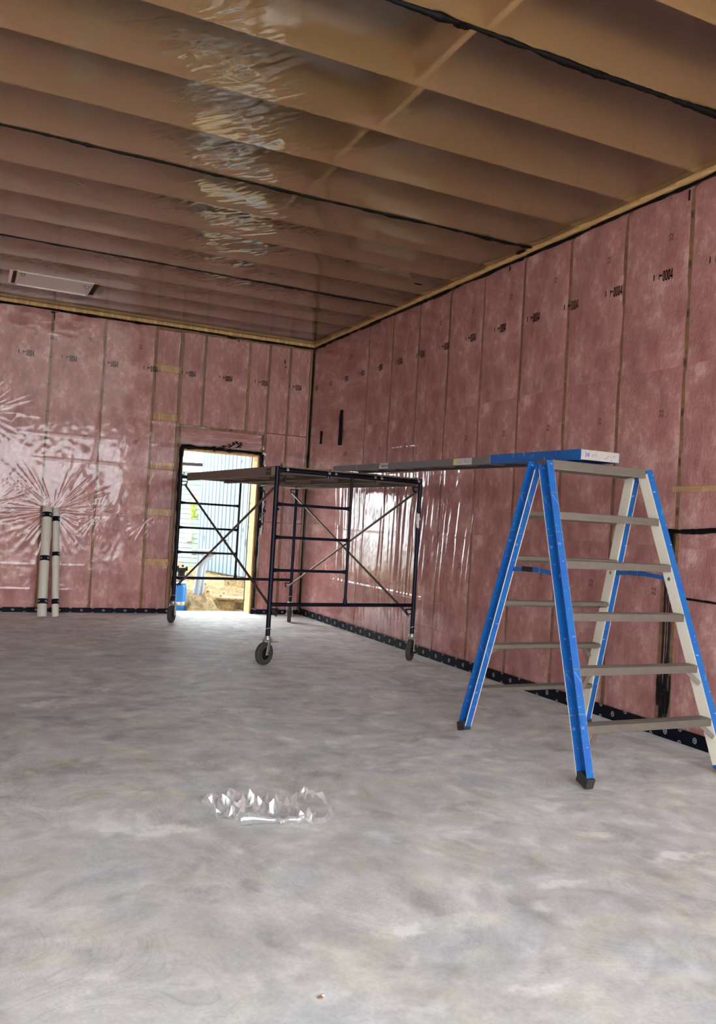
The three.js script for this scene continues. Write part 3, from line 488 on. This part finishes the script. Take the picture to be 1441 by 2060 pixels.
// scaffold planks, hooked over both frames
const labelTex = (w, h, draw) => std({ map: canvasTex(w, h, draw), roughness: 0.6 });
const scribble = (g, x, y, w, h, c, n = 5) => { g.fillStyle = c; for (let i = 0; i < n; i++) for (let q = x; q < x + w;) { const l = 3 + rnd() * 9; g.fillRect(q, y + (i + 0.25) * h / n, l, h / n * 0.5); q += l + 3; } };
{
  const say = ['left plank of the scaffold deck, two stickers on its outer side rail', 'middle plank of the scaffold deck, between the two outer planks', 'right plank of the scaffold deck, under the end of the blue plank'];
  const dark = labelTex(256, 160, (g, w, h) => { g.fillStyle = '#2c211d'; g.fillRect(0, 0, w, h); g.fillStyle = '#6d625c'; g.fillRect(24, 44, w - 48, 46); g.fillRect(40, 112, w - 70, 12); });
  const pale2 = labelTex(256, 160, (g, w, h) => { g.fillStyle = '#b5aca5'; g.fillRect(0, 0, w, h); scribble(g, 12, 16, 130, 124, '#80766f', 9); scribble(g, 156, 16, 90, 100, '#8a807a', 5); });
  for (let i = 0; i < 3; i++) {
    const p = group('scaffold_plank'); tag(p, say[i], 'plank', 'planks laid across the scaffold');
    p.position.set(SC.x + Math.cos(SC.th) * (0.3 + i * 0.49), SC.yb + 1.45, SC.z - Math.sin(SC.th) * (0.3 + i * 0.49)); p.rotation.y = SC.th;
    const w = 0.47, z0 = -0.035, z1 = -SC.L + 0.035, L = z0 - z1, zc = (z0 + z1) / 2;
    const prof = [[0, 0], [0.03, 0], [0.03, 0.004], [0.004, 0.004], [0.004, 0.068], [0.014, 0.068], [0.014, 0.088], [0, 0.088]];
    mesh('side_rail', extrude(prof, [-w / 2, 0, z1], [-w / 2, 0, z0], V(1, 0, 0)), M.aluDark, p);
    mesh('side_rail', extrude(prof.map(([a, b]) => [-a, b]).reverse(), [w / 2, 0, z1], [w / 2, 0, z0], V(1, 0, 0)), M.aluDark, p);
    mesh('deck_board', box(w - 0.01, 0.014, L - 0.02, 0, 0.077, zc), M.ply, p);
    for (let k = 0; k < 5; k++) mesh('cross_member', box(w - 0.012, 0.05, 0.03, 0, 0.042, z1 + 0.06 + (L - 0.12) * k / 4), M.aluDark, p);
    for (const [z, s] of [[z0, 1], [z1, -1]]) for (const x of [-0.21, 0.21]) {
      const c = new THREE.EllipseCurve(0, 0, 0.024, 0.024, -0.2, Math.PI, false), pts = c.getPoints(10), sh = new THREE.Shape([...pts, ...c.getPoints(10).reverse().map((q) => q.clone().multiplyScalar(1.2))]);
      const hk = new THREE.ExtrudeGeometry(sh, { depth: 0.022, bevelEnabled: false }).translate(0, 0, -0.011).rotateY(s * -Math.PI / 2).translate(x, 0.042, s > 0 ? 0 : -SC.L);
      mesh('hook', [hk, box(0.024, 0.03, 0.03, x, 0.04, z - s * 0.012)], M.zinc, p);
    }
    if (i === 0) { mesh('sticker', new THREE.BoxGeometry(0.0015, 0.06, 0.11).translate(-w / 2 - 0.001, 0.04, -0.36), [dark, dark, dark, dark, dark, dark], p).userData.label = 'dark sticker'; mesh('sticker', new THREE.BoxGeometry(0.0015, 0.064, 0.19).translate(-w / 2 - 0.001, 0.042, -0.19), pale2, p).userData.label = 'pale sticker with small print'; }
  }
}

// ---------------------------------------------------------------- double stepladder
{
  const L = group('stepladder'); tag(L, 'blue double-sided stepladder with grey metal steps near the right wall', 'ladder');
  L.position.set(3.46, 0, -4.035);
  const topY = 1.735, bl = -0.445, br = 0.49, tl = -0.397, tr = 0.312;
  const at = (side, face, y) => { const t = y / topY; return V(side < 0 ? bl + (tl - bl) * t : br + (tr - br) * t, y, face * (0.6 - 0.558 * t)); };
  const chan = (s) => { const a = [[0, -0.04], [0.046, -0.04], [0.046, -0.035], [0.006, -0.035], [0.006, 0.035], [0.046, 0.035], [0.046, 0.04], [0, 0.04]]; return s < 0 ? a.map(([x, y]) => [-x, y]).reverse() : a; };
  for (const s of [-1, 1]) for (const f of [1, -1]) {
    const A = at(s, f, 0.035), B = at(s, f, 1.715);
    const r = mesh('rail', extrude(chan(s), A, B, V(1, 0, 0)), M.blue, L);
    const ins = frameOf(A, B, V(1, 0, 0)), len = A.distanceTo(B);
    mesh('inner_face', uvm(new THREE.BoxGeometry(0.003, 0.074, len - 0.04).translate(-s * 0.0016, 0, len / 2), 1).applyMatrix4(ins), M.cream, r).userData.label = 'pale inner face';
    mesh('worn_edge', [-1, 1].map((k) => new THREE.BoxGeometry(0.004, 0.004, len - 0.06).translate(s * (k > 0 ? 0.045 : 0.001), f * 0.0395, len / 2).applyMatrix4(ins)), M.cream, r);
    const F = at(s, f, 0), fx = s * 0.024;
    const foot = mesh('foot', box(0.052, 0.056, 0.088, fx, 0.0, 0, 0.006), M.foot, L); foot.rotation.x = f * 0.29; foot.position.set(F.x, 0.042, F.z - f * 0.012);
  }
  const ys = [0.305, 0.592, 0.875, 1.158, 1.43];
  for (const f of [1, -1]) ys.forEach((y, i) => {
    const a = at(-1, f, y), b = at(1, f, y), w = b.x - a.x - 0.004, x = (a.x + b.x) / 2, z = a.z;
    const st = mesh('step', [box(w, 0.004, 0.085, x, y, z), box(w, 0.042, 0.004, x, y - 0.02, z + f * 0.041), box(w, 0.024, 0.004, x, y - 0.011, z - f * 0.041), ...[-0.024, -0.008, 0.008, 0.024].map((q) => box(w, 0.003, 0.004, x, y + 0.003, z + q))], M.alu, L);
    for (const s of [-1, 1]) mesh('end_bracket', box(0.04, 0.032, 0.05, s < 0 ? a.x + 0.022 : b.x - 0.022, y - 0.016, z), M.alu, st);
    if (i < 2) for (const s of [-1, 1]) { const p = s < 0 ? a : b, q = at(s, f, y - 0.1); mesh('gusset', [bar([p.x - s * 0.1, y - 0.012, z + f * 0.028], [q.x - s * 0.008, y - 0.1, q.z + f * 0.028], 0.004, 0.028, V(0, 0, 1))], M.alu, L); }
  });
  mesh('cap', [box(0.712, 0.006, 0.16, -0.042, 1.732, 0), box(0.712, 0.055, 0.005, -0.042, 1.705, 0.078), box(0.712, 0.055, 0.005, -0.042, 1.705, -0.078), box(0.005, 0.05, 0.15, -0.395, 1.708, 0), box(0.005, 0.05, 0.15, 0.311, 1.708, 0)], M.alu, L);
  for (const s of [-1, 1]) {
    const a = at(s, 1, 1.08), b = at(s, -1, 1.08), o = s * 0.006, r = mesh('spreader', [bar([a.x + o, 1.075, a.z + 0.01], [a.x + o, 1.09, 0.02], 0.006, 0.026, V(1, 0, 0)), bar([a.x + o, 1.09, -0.02], [b.x + o, 1.075, b.z - 0.01], 0.006, 0.026, V(1, 0, 0)), bar([a.x + o + s * 0.004, 1.09, 0.05], [a.x + o + s * 0.004, 1.09, -0.05], 0.004, 0.03, V(1, 0, 0))], M.blue, L);
    for (const z of [a.z, b.z]) mesh('rivet', rod([a.x + o - 0.012, 1.076, z], [a.x + o + 0.012, 1.076, z], 0.011, 10), M.zinc, r);
    mesh('nameplate', box(0.004, 0.03, 0.1, a.x + o + s * 0.009, 1.088, -0.06), M.dark, r);
  }
}
// ---------------------------------------------------------------- telescoping plank from ladder to scaffold
{
  const P = group('stage_plank'); tag(P, 'long narrow plank with blue sides bridging the stepladder top and the scaffold', 'plank');
  const A = V(3.352, 1.7435, -3.885), B = V(3.4, 1.8, -7.64); P.position.copy(A);
  const len = A.distanceTo(B); P.quaternion.setFromRotationMatrix(frameOf(B, A, V(1, 0, 0))); // local z towards the viewer
  const w = 0.285, join = -0.98;
  const rail = (x, s, z0, z1, h, m) => mesh('side_rail', extrude((s < 0 ? [[0, 0], [0.03, 0], [0.03, 0.003], [0.004, 0.003], [0.004, h - 0.003], [0.025, h - 0.003], [0.025, h], [0, h]] : [[0, 0], [0, h], [-0.025, h], [-0.025, h - 0.003], [-0.004, h - 0.003], [-0.004, 0.003], [-0.03, 0.003], [-0.03, 0]]), [x, 0, z0], [x, 0, z1], V(1, 0, 0)), m, P);
  const worn = std({ map: canvasTex(256, 1024, (g, W2, H2) => { g.fillStyle = '#767476'; g.fillRect(0, 0, W2, H2); for (let i = 0; i < 60; i++) { g.fillStyle = `rgba(${26 + rnd() * 30},${70 + rnd() * 40},${140 + rnd() * 50},${0.35 + rnd() * 0.4})`; const y = H2 * (0.52 + 0.48 * Math.sqrt(rnd())); g.fillRect(rnd() * W2, y, 20 + rnd() * 50, 6 + rnd() * 34); } for (let i = 0; i < 60; i++) { g.fillStyle = `rgba(${70 + rnd() * 60},${66 + rnd() * 60},${60 + rnd() * 60},0.35)`; g.fillRect(rnd() * W2, rnd() * H2, 10 + rnd() * 40, 10 + rnd() * 50); } }), roughness: 0.55, metalness: 0.2 });
  worn.map.repeat.set(1, 0.36);
  for (const s of [-1, 1]) { rail(s * w / 2, s, join, 0, 0.062, M.blue); rail(s * (w / 2 - 0.006), s, -len, join + 0.25, 0.052, worn); }
  mesh('deck_panel', [box(w - 0.012, 0.005, -join, 0, 0.055, join / 2), box(w - 0.024, 0.005, len + join, 0, 0.046, (join - len) / 2)], M.alu, P);
  for (let k = 0; k < 11; k++) mesh('cross_bar', box(w - 0.03, 0.028, 0.03, 0, 0.026, -0.12 - k * (len - 0.24) / 10), M.aluDark, P);
  const endT = labelTex(512, 112, (g, a, b) => { g.fillStyle = '#aaa39b'; g.fillRect(0, 0, a, b); for (let i = 0; i < 90; i++) { g.fillStyle = `rgba(90,85,80,${rnd() * 0.3})`; g.fillRect(rnd() * a, rnd() * b, 4 + rnd() * 20, 2 + rnd() * 6); } g.fillStyle = '#3a4ba0'; g.font = 'bold 58px sans-serif'; g.fillText('38', 50, 74); g.fillStyle = '#5c5f86'; g.font = '46px sans-serif'; g.fillText("x'('s", 140, 70); g.fillStyle = '#4a4552'; for (const [x, y] of [[330, 70], [362, 40], [400, 52], [432, 38], [405, 86], [460, 48], [350, 56]]) g.fillRect(x, y, 9, 10); });
  mesh('end_cap', [new THREE.BoxGeometry(w - 0.004, 0.058, 0.004).translate(0, 0.031, -0.002)], endT, P).userData.label = 'grey end with blue scrawl';
  mesh('end_lock', box(0.006, 0.066, 0.045, -w / 2 - 0.003, 0.032, join + 0.01), M.aluDark, P);
  mesh('end_lock', box(0.006, 0.05, 0.02, -w / 2 + 0.003, 0.028, -3.2), M.aluDark, P);
  const code = labelTex(256, 96, (g, a, b) => { g.fillStyle = '#d8d3cc'; g.fillRect(0, 0, a, b); g.fillStyle = '#111'; g.font = 'bold 66px sans-serif'; g.fillText('488045', 50, 72); g.fillRect(8, 12, 30, 18); });
  const safe = labelTex(384, 96, (g, a, b) => { g.fillStyle = '#cfcbc6'; g.fillRect(0, 0, a, b); g.fillStyle = '#d9d36a'; g.fillRect(0, 0, 52, b); scribble(g, 70, 12, 130, 70, '#8d8984', 6); scribble(g, 220, 14, 60, 60, '#5c5854', 5); scribble(g, 290, 12, 84, 70, '#8d8984', 6); });
  const side = (g) => g.rotateY(-Math.PI / 2);
  mesh('sticker', side(new THREE.BoxGeometry(0.17, 0.046, 0.0016)).translate(-w / 2 + 0.0045, 0.027, -2.62), code, P).userData.label = 'white sticker with black digits';
  mesh('sticker', side(new THREE.BoxGeometry(0.25, 0.046, 0.0016)).translate(-w / 2 + 0.0045, 0.027, -1.32), safe, P).userData.label = 'white sticker with a yellow end';
}

// ---------------------------------------------------------------- two pipes leaning on the far wall
function pipe(label, foot, top, r, bands) {
  const A = v3(foot), B = v3(top), p = group('white_pipe'); tag(p, label, 'pipe'); p.position.copy(A);
  p.quaternion.setFromUnitVectors(V(0, 1, 0), B.clone().sub(A).normalize());
  const L = A.distanceTo(B);
  mesh('tube', new THREE.LatheGeometry([[r - 0.006, 0.004], [r, 0], [r, L - 0.045], [r + 0.002, L - 0.044], [r + 0.002, L - 0.002], [r - 0.002, L], [r - 0.008, L], [r - 0.008, 0.004]].map(([a, b]) => new THREE.Vector2(a, b)), 32), M.pvc, p);
  for (const [y, h] of bands) { const g = new THREE.CylinderGeometry(r + 0.0025, r + 0.0025, h, 32, 1).translate(0, y, 0), u = g.attributes.uv; for (let i = 0; i < u.count; i++) u.setXY(i, u.getX(i) * 2 * Math.PI * r / 0.25 + 0.1, u.getY(i)); mesh('tape_band', g, M.tape, p).userData.label = 'navy tape band'; }
  return p;
}
pipe('thicker white pipe with navy tape bands, standing left of the thinner one', [0.889, 0.004, -10.47], [0.91, 1.285, -10.87], 0.054, [[0.15 * 1.2, 0.06], [0.7, 0.06], [1.24, 0.062]]);
{
  const p = pipe('thinner white pipe with navy tape bands, standing right of the thicker one', [1.038, 0.004, -10.47], [1.014, 1.268, -10.885], 0.04, [[0.18, 0.06], [0.76, 0.05], [1.2, 0.062]]);
  mesh('coupling', new THREE.CylinderGeometry(0.0445, 0.0445, 0.13, 28).translate(0, 0.66, 0), M.pvc, p);
}

// ---------------------------------------------------------------- clear plastic on the floor
{
  const b = group('plastic_bag'); tag(b, 'crumpled clear plastic bag lying on the concrete floor in the foreground', 'plastic bag');
  b.position.set(1.3, 0, -3.45);
  // crumpled film: flat facets over a jittered grid
  const crumple = (x0, x1, z0, z1, n, m, height, inside) => {
    const pt = [], pos = [];
    for (let j = 0; j <= m; j++) for (let i = 0; i <= n; i++) { const x = x0 + (x1 - x0) * (i + 0.75 * (rnd() - 0.5)) / n, z = z0 + (z1 - z0) * (j + 0.75 * (rnd() - 0.5)) / m; pt.push([x, height(x, z), z]); }
    for (let j = 0; j < m; j++) for (let i = 0; i < n; i++) { const a = j * (n + 1) + i, b = a + 1, c = a + n + 1, d = c + 1; if (!inside((pt[a][0] + pt[d][0]) / 2, (pt[a][2] + pt[d][2]) / 2)) continue; const q = rnd() < 0.5 ? [a, d, b, a, c, d] : [a, c, b, b, c, d]; for (const k of q) pos.push(...pt[k]); }
    const g = new THREE.BufferGeometry(); g.setAttribute('position', new THREE.Float32BufferAttribute(pos, 3)); g.computeVertexNormals(); g.setAttribute('uv', new THREE.Float32BufferAttribute(new Float32Array(pos.length / 3 * 2), 2)); return g;
  };
  const body = (x, z) => { const c = -0.06 + 0.45 * x, wob = 0.06 * (fbm(x * 9, z * 9, 2, 701) - 0.5); return Math.abs(z - c) < 0.13 - 0.22 * Math.max(0, x - 0.02) + wob && x < 0.14 && x > -0.26; };
  mesh('film', crumple(-0.3, 0.2, -0.34, 0.2, 34, 34, (x, z) => 0.004 + 0.05 * Math.pow(rnd(), 2.2) * (0.35 + sm(0.5, 0.65, vn(x * 9, z * 12, 715))), body), M.clear, b);
  const edge = []; for (let i = 0; i <= 24; i++) { const t = i / 24; edge.push(V(-0.17 + 0.26 * t, 0.008 + 0.02 * vn(t * 9, 1, 721), 0.02 + 0.07 * t + 0.02 * vn(t * 6, 2, 722))); }
  const twist = tubePath(edge, 0.014, 90, 7, 1.3, 731); { const p = twist.attributes.position; for (let i = 0; i < p.count; i++) p.setY(i, Math.max(0.002, p.getY(i) + 0.01 * vn(p.getX(i) * 60, p.getZ(i) * 60, 733))); twist.computeVertexNormals(); }
  mesh('fold', twist, M.clear, b);
  const ringPos = [], N = 30, at = (i, k) => { const t = i / N * 2 * Math.PI, r = 0.05 + 0.014 * hash(i % N, k, 741) + 0.011 * k; return [0.15 + r * 1.1 * Math.cos(t), 0.012 + 0.075 * (1 - Math.sin(t)) * 0.5 * (0.7 + 0.5 * hash(i % N, k, 743)) + 0.02 * (k % 2), 0.05 + r * 1.1 * Math.sin(t)]; };
  for (let i = 0; i < N; i++) for (let k = 0; k < 3; k++) ringPos.push(...at(i, k), ...at(i + 1, k), ...at(i + 1, k + 1), ...at(i, k), ...at(i + 1, k + 1), ...at(i, k + 1));
  const ring = new THREE.BufferGeometry(); ring.setAttribute('position', new THREE.Float32BufferAttribute(ringPos, 3)); ring.computeVertexNormals(); ring.setAttribute('uv', new THREE.Float32BufferAttribute(new Float32Array(ringPos.length / 3 * 2), 2));
  mesh('handle_loop', ring, M.clear, b);
}
{
  const b = group('plastic_scrap'); tag(b, 'small twisted scrap of clear plastic on the floor by the ladder foot', 'plastic scrap');
  b.position.set(2.72, 0, -4.5);
  mesh('film', sheet(-0.16, 0.17, -0.05, 0.05, 0.005, (x, z) => 0.003 + 0.02 * sm(0.17, -0.1, x) * ridge(x * 12, z * 40, 751) + 0.012 * bump(x, -0.1, 0.04) * vn(x * 90, z * 90, 753), (x, z, h) => [x, h, z - 0.06 * x], (x, z) => [x, z], (x, z) => Math.abs(z) < 0.042 - 0.11 * Math.max(0, x - 0.0) - 0.2 * Math.max(0, -x - 0.1)), M.clear, b);
}
for (const [x, z, r, say] of [[0.955, -2.11, 0.006, 'tiny brown chip on the concrete floor near the bottom edge'], [0.966, -2.12, 0.004, 'tiny white chip right beside the brown chip on the floor']]) {
  const g = new THREE.IcosahedronGeometry(r, 1); g.scale(1.4, 0.6, 1); const m = mesh('chip', g, r > 0.005 ? M.lumber2 : M.whitePaint); m.position.set(x, r * 0.55, z); tag(m, say, 'chip');
}

// ---------------------------------------------------------------- outside the far doorway
const noiseSolid = (g, k, a, sd) => { const p = g.attributes.position; for (let i = 0; i < p.count; i++) { const f = 1 + a * (fbm(p.getX(i) * k + 3, p.getY(i) * k + p.getZ(i) * k * 0.7, 3, sd) - 0.5); p.setXYZ(i, p.getX(i) * f, p.getY(i) * f, p.getZ(i) * f); } g.computeVertexNormals(); return g; };
{
  // earth bank rising from the threshold to the neighbours' foundations
  const hgt = (x, z) => {
    const d = -(z + 11.3), dd = d + 0.43 * (x - 3.8), right = sm(3.4, 3.56, x), tank = sm(3.06, 2.98, x) * sm(1.5, 1.25, d);
    const a = -0.13 + 0.3 * sm(0.55, 1.35, d) + 0.28 * sm(1.4, 3.2, d), b = -0.15 + 0.19 * sm(1.13, 1.3, dd) + 0.2 * sm(1.4, 2.2, dd);
    const rough = sm(0.3, 0.9, d) * (1 - tank);
    return (a * (1 - right) + b * right) * (1 - tank) - 0.135 * tank + 0.07 * rough * (fbm(x * 5, z * 5, 4, 801) - 0.45) + 0.05 * rough * (fbm(x * 17, z * 17, 3, 802) - 0.4);
  };
  structure(mesh('earth_bank', sheet(0.5, 8, -18.5, -11.26, 0.04, hgt, (x, z, h) => [x, h, z], (x, z) => [x * 0.6, z * 0.6]), M.dirt));
}
{
  const b = group('metal_clad_building'); tag(b, 'neighbouring building clad in pale blue ribbed metal, seen through the doorway', 'building');
  const pts = [V(4.0, 0, -15.55), V(4.22, 0, -13.94), V(4.62, 0, -13.25), V(6.2, 0, -12.4)];
  const rib = (A, B, n, ribs, mat) => {
    for (let k = 0; k < n; k++) {
      const q = A.clone().lerp(B, k / n), p = A.clone().lerp(B, (k + 1) / n), L = p.distanceTo(q), sh = []; const cell = L / ribs;
      for (let i = 0; i < ribs; i++) sh.push([i * cell, 0], [i * cell + cell * 0.72, 0], [i * cell + cell * 0.78, 0.018], [i * cell + cell * 0.94, 0.018]);
      sh.push([L, 0], [L, -0.02], [0, -0.02]);
      const dir = q.clone().sub(p).normalize(), g = new THREE.ExtrudeGeometry(new THREE.Shape(sh.map(([a, c]) => new THREE.Vector2(a, c))), { depth: 3.9, bevelEnabled: false });
      const m = new THREE.Matrix4().makeBasis(dir, V().crossVectors(V(0, 1, 0), dir), V(0, 1, 0)).setPosition(p.x, 0.3, p.z);   // ribs point at the doorway
      mesh('siding_panel', uvm(g, 0.5).applyMatrix4(m), mat, b);
    }
  };
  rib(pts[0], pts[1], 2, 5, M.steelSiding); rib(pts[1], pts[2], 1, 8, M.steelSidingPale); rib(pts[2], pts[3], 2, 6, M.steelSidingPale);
  const fo = new THREE.Shape([new THREE.Vector2(4.03, 15.55), new THREE.Vector2(4.25, 13.97), new THREE.Vector2(4.65, 13.29), new THREE.Vector2(6.2, 12.45), new THREE.Vector2(6.2, 15.55)]);
  mesh('foundation', uvm(new THREE.ExtrudeGeometry(fo, { depth: 0.9, bevelEnabled: false }), 0.6).rotateX(-Math.PI / 2).translate(0, -0.6, 0), M.foundation, b);
  mesh('wall_core', uvm(new THREE.ExtrudeGeometry(new THREE.Shape(fo.getPoints().map((q) => new THREE.Vector2(q.x + 0.03, q.y + 0.0))), { depth: 3.85, bevelEnabled: false })).rotateX(-Math.PI / 2).translate(0, 0.31, 0), M.steelSiding, b);
}
{
  const b = group('house'); tag(b, 'low house with pale lap siding, left of the ribbed metal building', 'house');
  b.position.set(4.3, 0, -16.75); b.rotation.y = -0.43;
  // local x runs along the wall to the right, z towards the doorway
  for (let k = 0; k < 20; k++) { const y = 0.24 + k * 0.0975; const g = box(2.6, 0.104, 0.016, -1.15, y + 0.05, 0.0, 0.002); g.rotateX(0); g.applyMatrix4(new THREE.Matrix4().makeTranslation(0, y, 0).multiply(new THREE.Matrix4().makeRotationX(-0.11)).multiply(new THREE.Matrix4().makeTranslation(0, -y, 0))); mesh('siding_board', g, M.lap, b); }
  mesh('wall_core', box(2.6, 2.2, 0.1, -1.15, 1.1, -0.07), M.whitePaint, b);
  mesh('corner_board', box(0.03, 2.0, 0.03, 0.15, 1.22, 0.012), M.whitePaint, b);
  mesh('frieze_board', box(2.6, 0.09, 0.03, -1.15, 2.2, 0.02), M.whitePaint, b);
  mesh('eave', box(2.75, 0.025, 0.22, -1.15, 2.26, 0.09), M.whitePaint, b);
  mesh('gutter', box(2.75, 0.06, 0.07, -1.15, 2.3, 0.22), M.dark, b);
  mesh('vent_box', box(0.11, 0.15, 0.05, -0.19, 0.84, 0.04), M.whitePaint, b);
  mesh('foundation', box(2.6, 0.5, 0.14, -1.15, 0.0, -0.05), M.foundation, b);
}
{
  const v = group('vine'); tag(v, 'small yellow-green vine climbing the pale lap siding', 'plant');
  v.position.set(4.13, 1.1, -16.72);
  const one = (n, sx, sy, y0, sd, mat, nm) => { for (let i = 0; i < n; i++) { const g = new THREE.CircleGeometry(0.022 + 0.014 * hash(i, 1, sd), 6); g.scale(0.7, 1.2, 1); g.rotateZ(hash(i, 2, sd) * 6); g.rotateX(hash(i, 3, sd) - 0.5); g.rotateY(hash(i, 7, sd) - 0.9); g.translate((hash(i, 4, sd) - 0.5) * sx, y0 + (hash(i, 5, sd) - 0.5) * sy, 0.1 + 0.05 * hash(i, 6, sd)); mesh(nm, g, mat, v); } };
  one(34, 0.1, 0.24, 0.31, 901, M.leaf, 'leaf'); one(14, 0.14, 0.07, 0.17, 903, M.leaf, 'leaf'); one(7, 0.07, 0.1, 0.53, 905, M.flower, 'flower');
  mesh('stem', tubePath([[0, -1.0, 0.1], [0.02, -0.3, 0.09], [-0.02, 0.2, 0.1], [0.02, 0.55, 0.11]], 0.006, 20, 6), M.leaf, v);
}
{
  const a = group('drain_pipe'); tag(a, 'thicker grey drain pipe curving up from the dirt outside the doorway', 'pipe');
  mesh('tube', tubePath([[3.2, -0.2, -12.43], [3.205, 0.1, -12.43], [3.222, 0.4, -12.42], [3.24, 0.56, -12.41], [3.3, 0.69, -12.38], [3.39, 0.74, -12.34]], 0.043, 50, 16), M.greyPipe, a);
  mesh('coupling', rod([3.204, 0.13, -12.43], [3.208, 0.21, -12.43], 0.05, 20), M.greyPipe, a);
  const c = group('drain_pipe'); tag(c, 'thinner grey drain pipe close beside the thicker curved one', 'pipe');
  mesh('tube', tubePath([[3.285, -0.2, -12.47], [3.3, 0.2, -12.47], [3.32, 0.45, -12.5], [3.35, 0.6, -12.53], [3.42, 0.67, -12.54]], 0.028, 50, 14), M.greyPipe, c);
  mesh('branch', rod([3.14, 0.745, -12.46], [3.44, 0.755, -12.33], 0.042, 20), M.greyPipe, a);
  mesh('end_collar', rod([3.115, 0.744, -12.47], [3.17, 0.746, -12.447], 0.052, 20), M.greyPipe, a);
}
{
  const t = group('water_tank'); tag(t, 'bright blue cylindrical tank with a black valve head outside the doorway', 'tank');
  t.position.set(2.905, -0.13, -12.25);
  mesh('body', new THREE.LatheGeometry([[0, 0], [0.085, 0], [0.1, 0.012], [0.102, 0.03], [0.102, 0.36], [0.095, 0.4], [0.07, 0.425], [0, 0.43]].map(([x, y]) => new THREE.Vector2(x, y)), 36), M.tankBlue, t);
  mesh('band', new THREE.LatheGeometry([[0.102, 0.1], [0.106, 0.1], [0.106, 0.155], [0.102, 0.155]].map(([x, y]) => new THREE.Vector2(x, y)), 36), M.zinc, t).userData.label = 'silver band';
  mesh('lid', new THREE.LatheGeometry([[0, 0.425], [0.1, 0.415], [0.102, 0.44], [0.07, 0.462], [0, 0.465]].map(([x, y]) => new THREE.Vector2(x, y)), 36), M.whitePaint, t);
  mesh('valve_head', [new THREE.CylinderGeometry(0.05, 0.06, 0.13, 20).translate(0.015, 0.53, 0), new THREE.CylinderGeometry(0.07, 0.06, 0.04, 20).translate(0.015, 0.6, 0), rod([-0.06, 0.62, 0], [0.1, 0.63, 0.01], 0.02, 10), rod([0.09, 0.6, 0], [0.09, 0.66, 0], 0.017, 10), rod([-0.04, 0.6, 0], [-0.04, 0.67, 0], 0.017, 10), box(0.03, 0.03, 0.03, 0.03, 0.67, 0)], M.rubber, t);
}
{
  const l = group('concrete_step'); tag(l, 'low weathered concrete step half buried in dirt outside the doorway', 'step');
  l.position.set(3.86, 0, -12.56); l.rotation.y = -0.43;
  mesh('riser', noiseSolid(uvm(new THREE.BoxGeometry(0.62, 0.32, 0.3, 1, 1, 1).translate(0.05, -0.13, -0.05), 0.7), 3, 0.02, 821), M.oldConcrete, l);
  mesh('tread', box(0.66, 0.035, 0.36, 0.05, 0.045, -0.04, 0.01), M.oldConcrete, l);
  const u = group('concrete_slab'); tag(u, 'upright concrete slab behind the low step, under the metal siding', 'slab');
  u.position.set(4.2, 0.16, -13.02); u.rotation.y = -0.6;
  mesh('face', box(0.8, 0.34, 0.1, 0, 0, 0, 0.01), M.oldConcrete, u); mesh('lip', box(0.82, 0.02, 0.12, 0, 0.02, 0, 0.006), M.foundation, u);
}
for (const [x, y, z, r] of [[3.4, 0.16, -12.5, 0.034], [3.42, 0.25, -12.75, 0.026], [3.58, 0.1, -12.42, 0.024], [3.64, 0.14, -12.46, 0.02], [3.33, 0.0, -12.3, 0.022], [3.36, 0.1, -12.42, 0.018]]) {
  const m = mesh('rock', noiseSolid(new THREE.IcosahedronGeometry(r, 2), 30, 0.5, Math.round(r * 1e4)), M.rock); m.position.set(x, y, z); tag(m, 'small pale stone lying in the dirt outside the doorway', 'rock', 'stones on the dirt bank');
}
renderer.render(scene, camera);
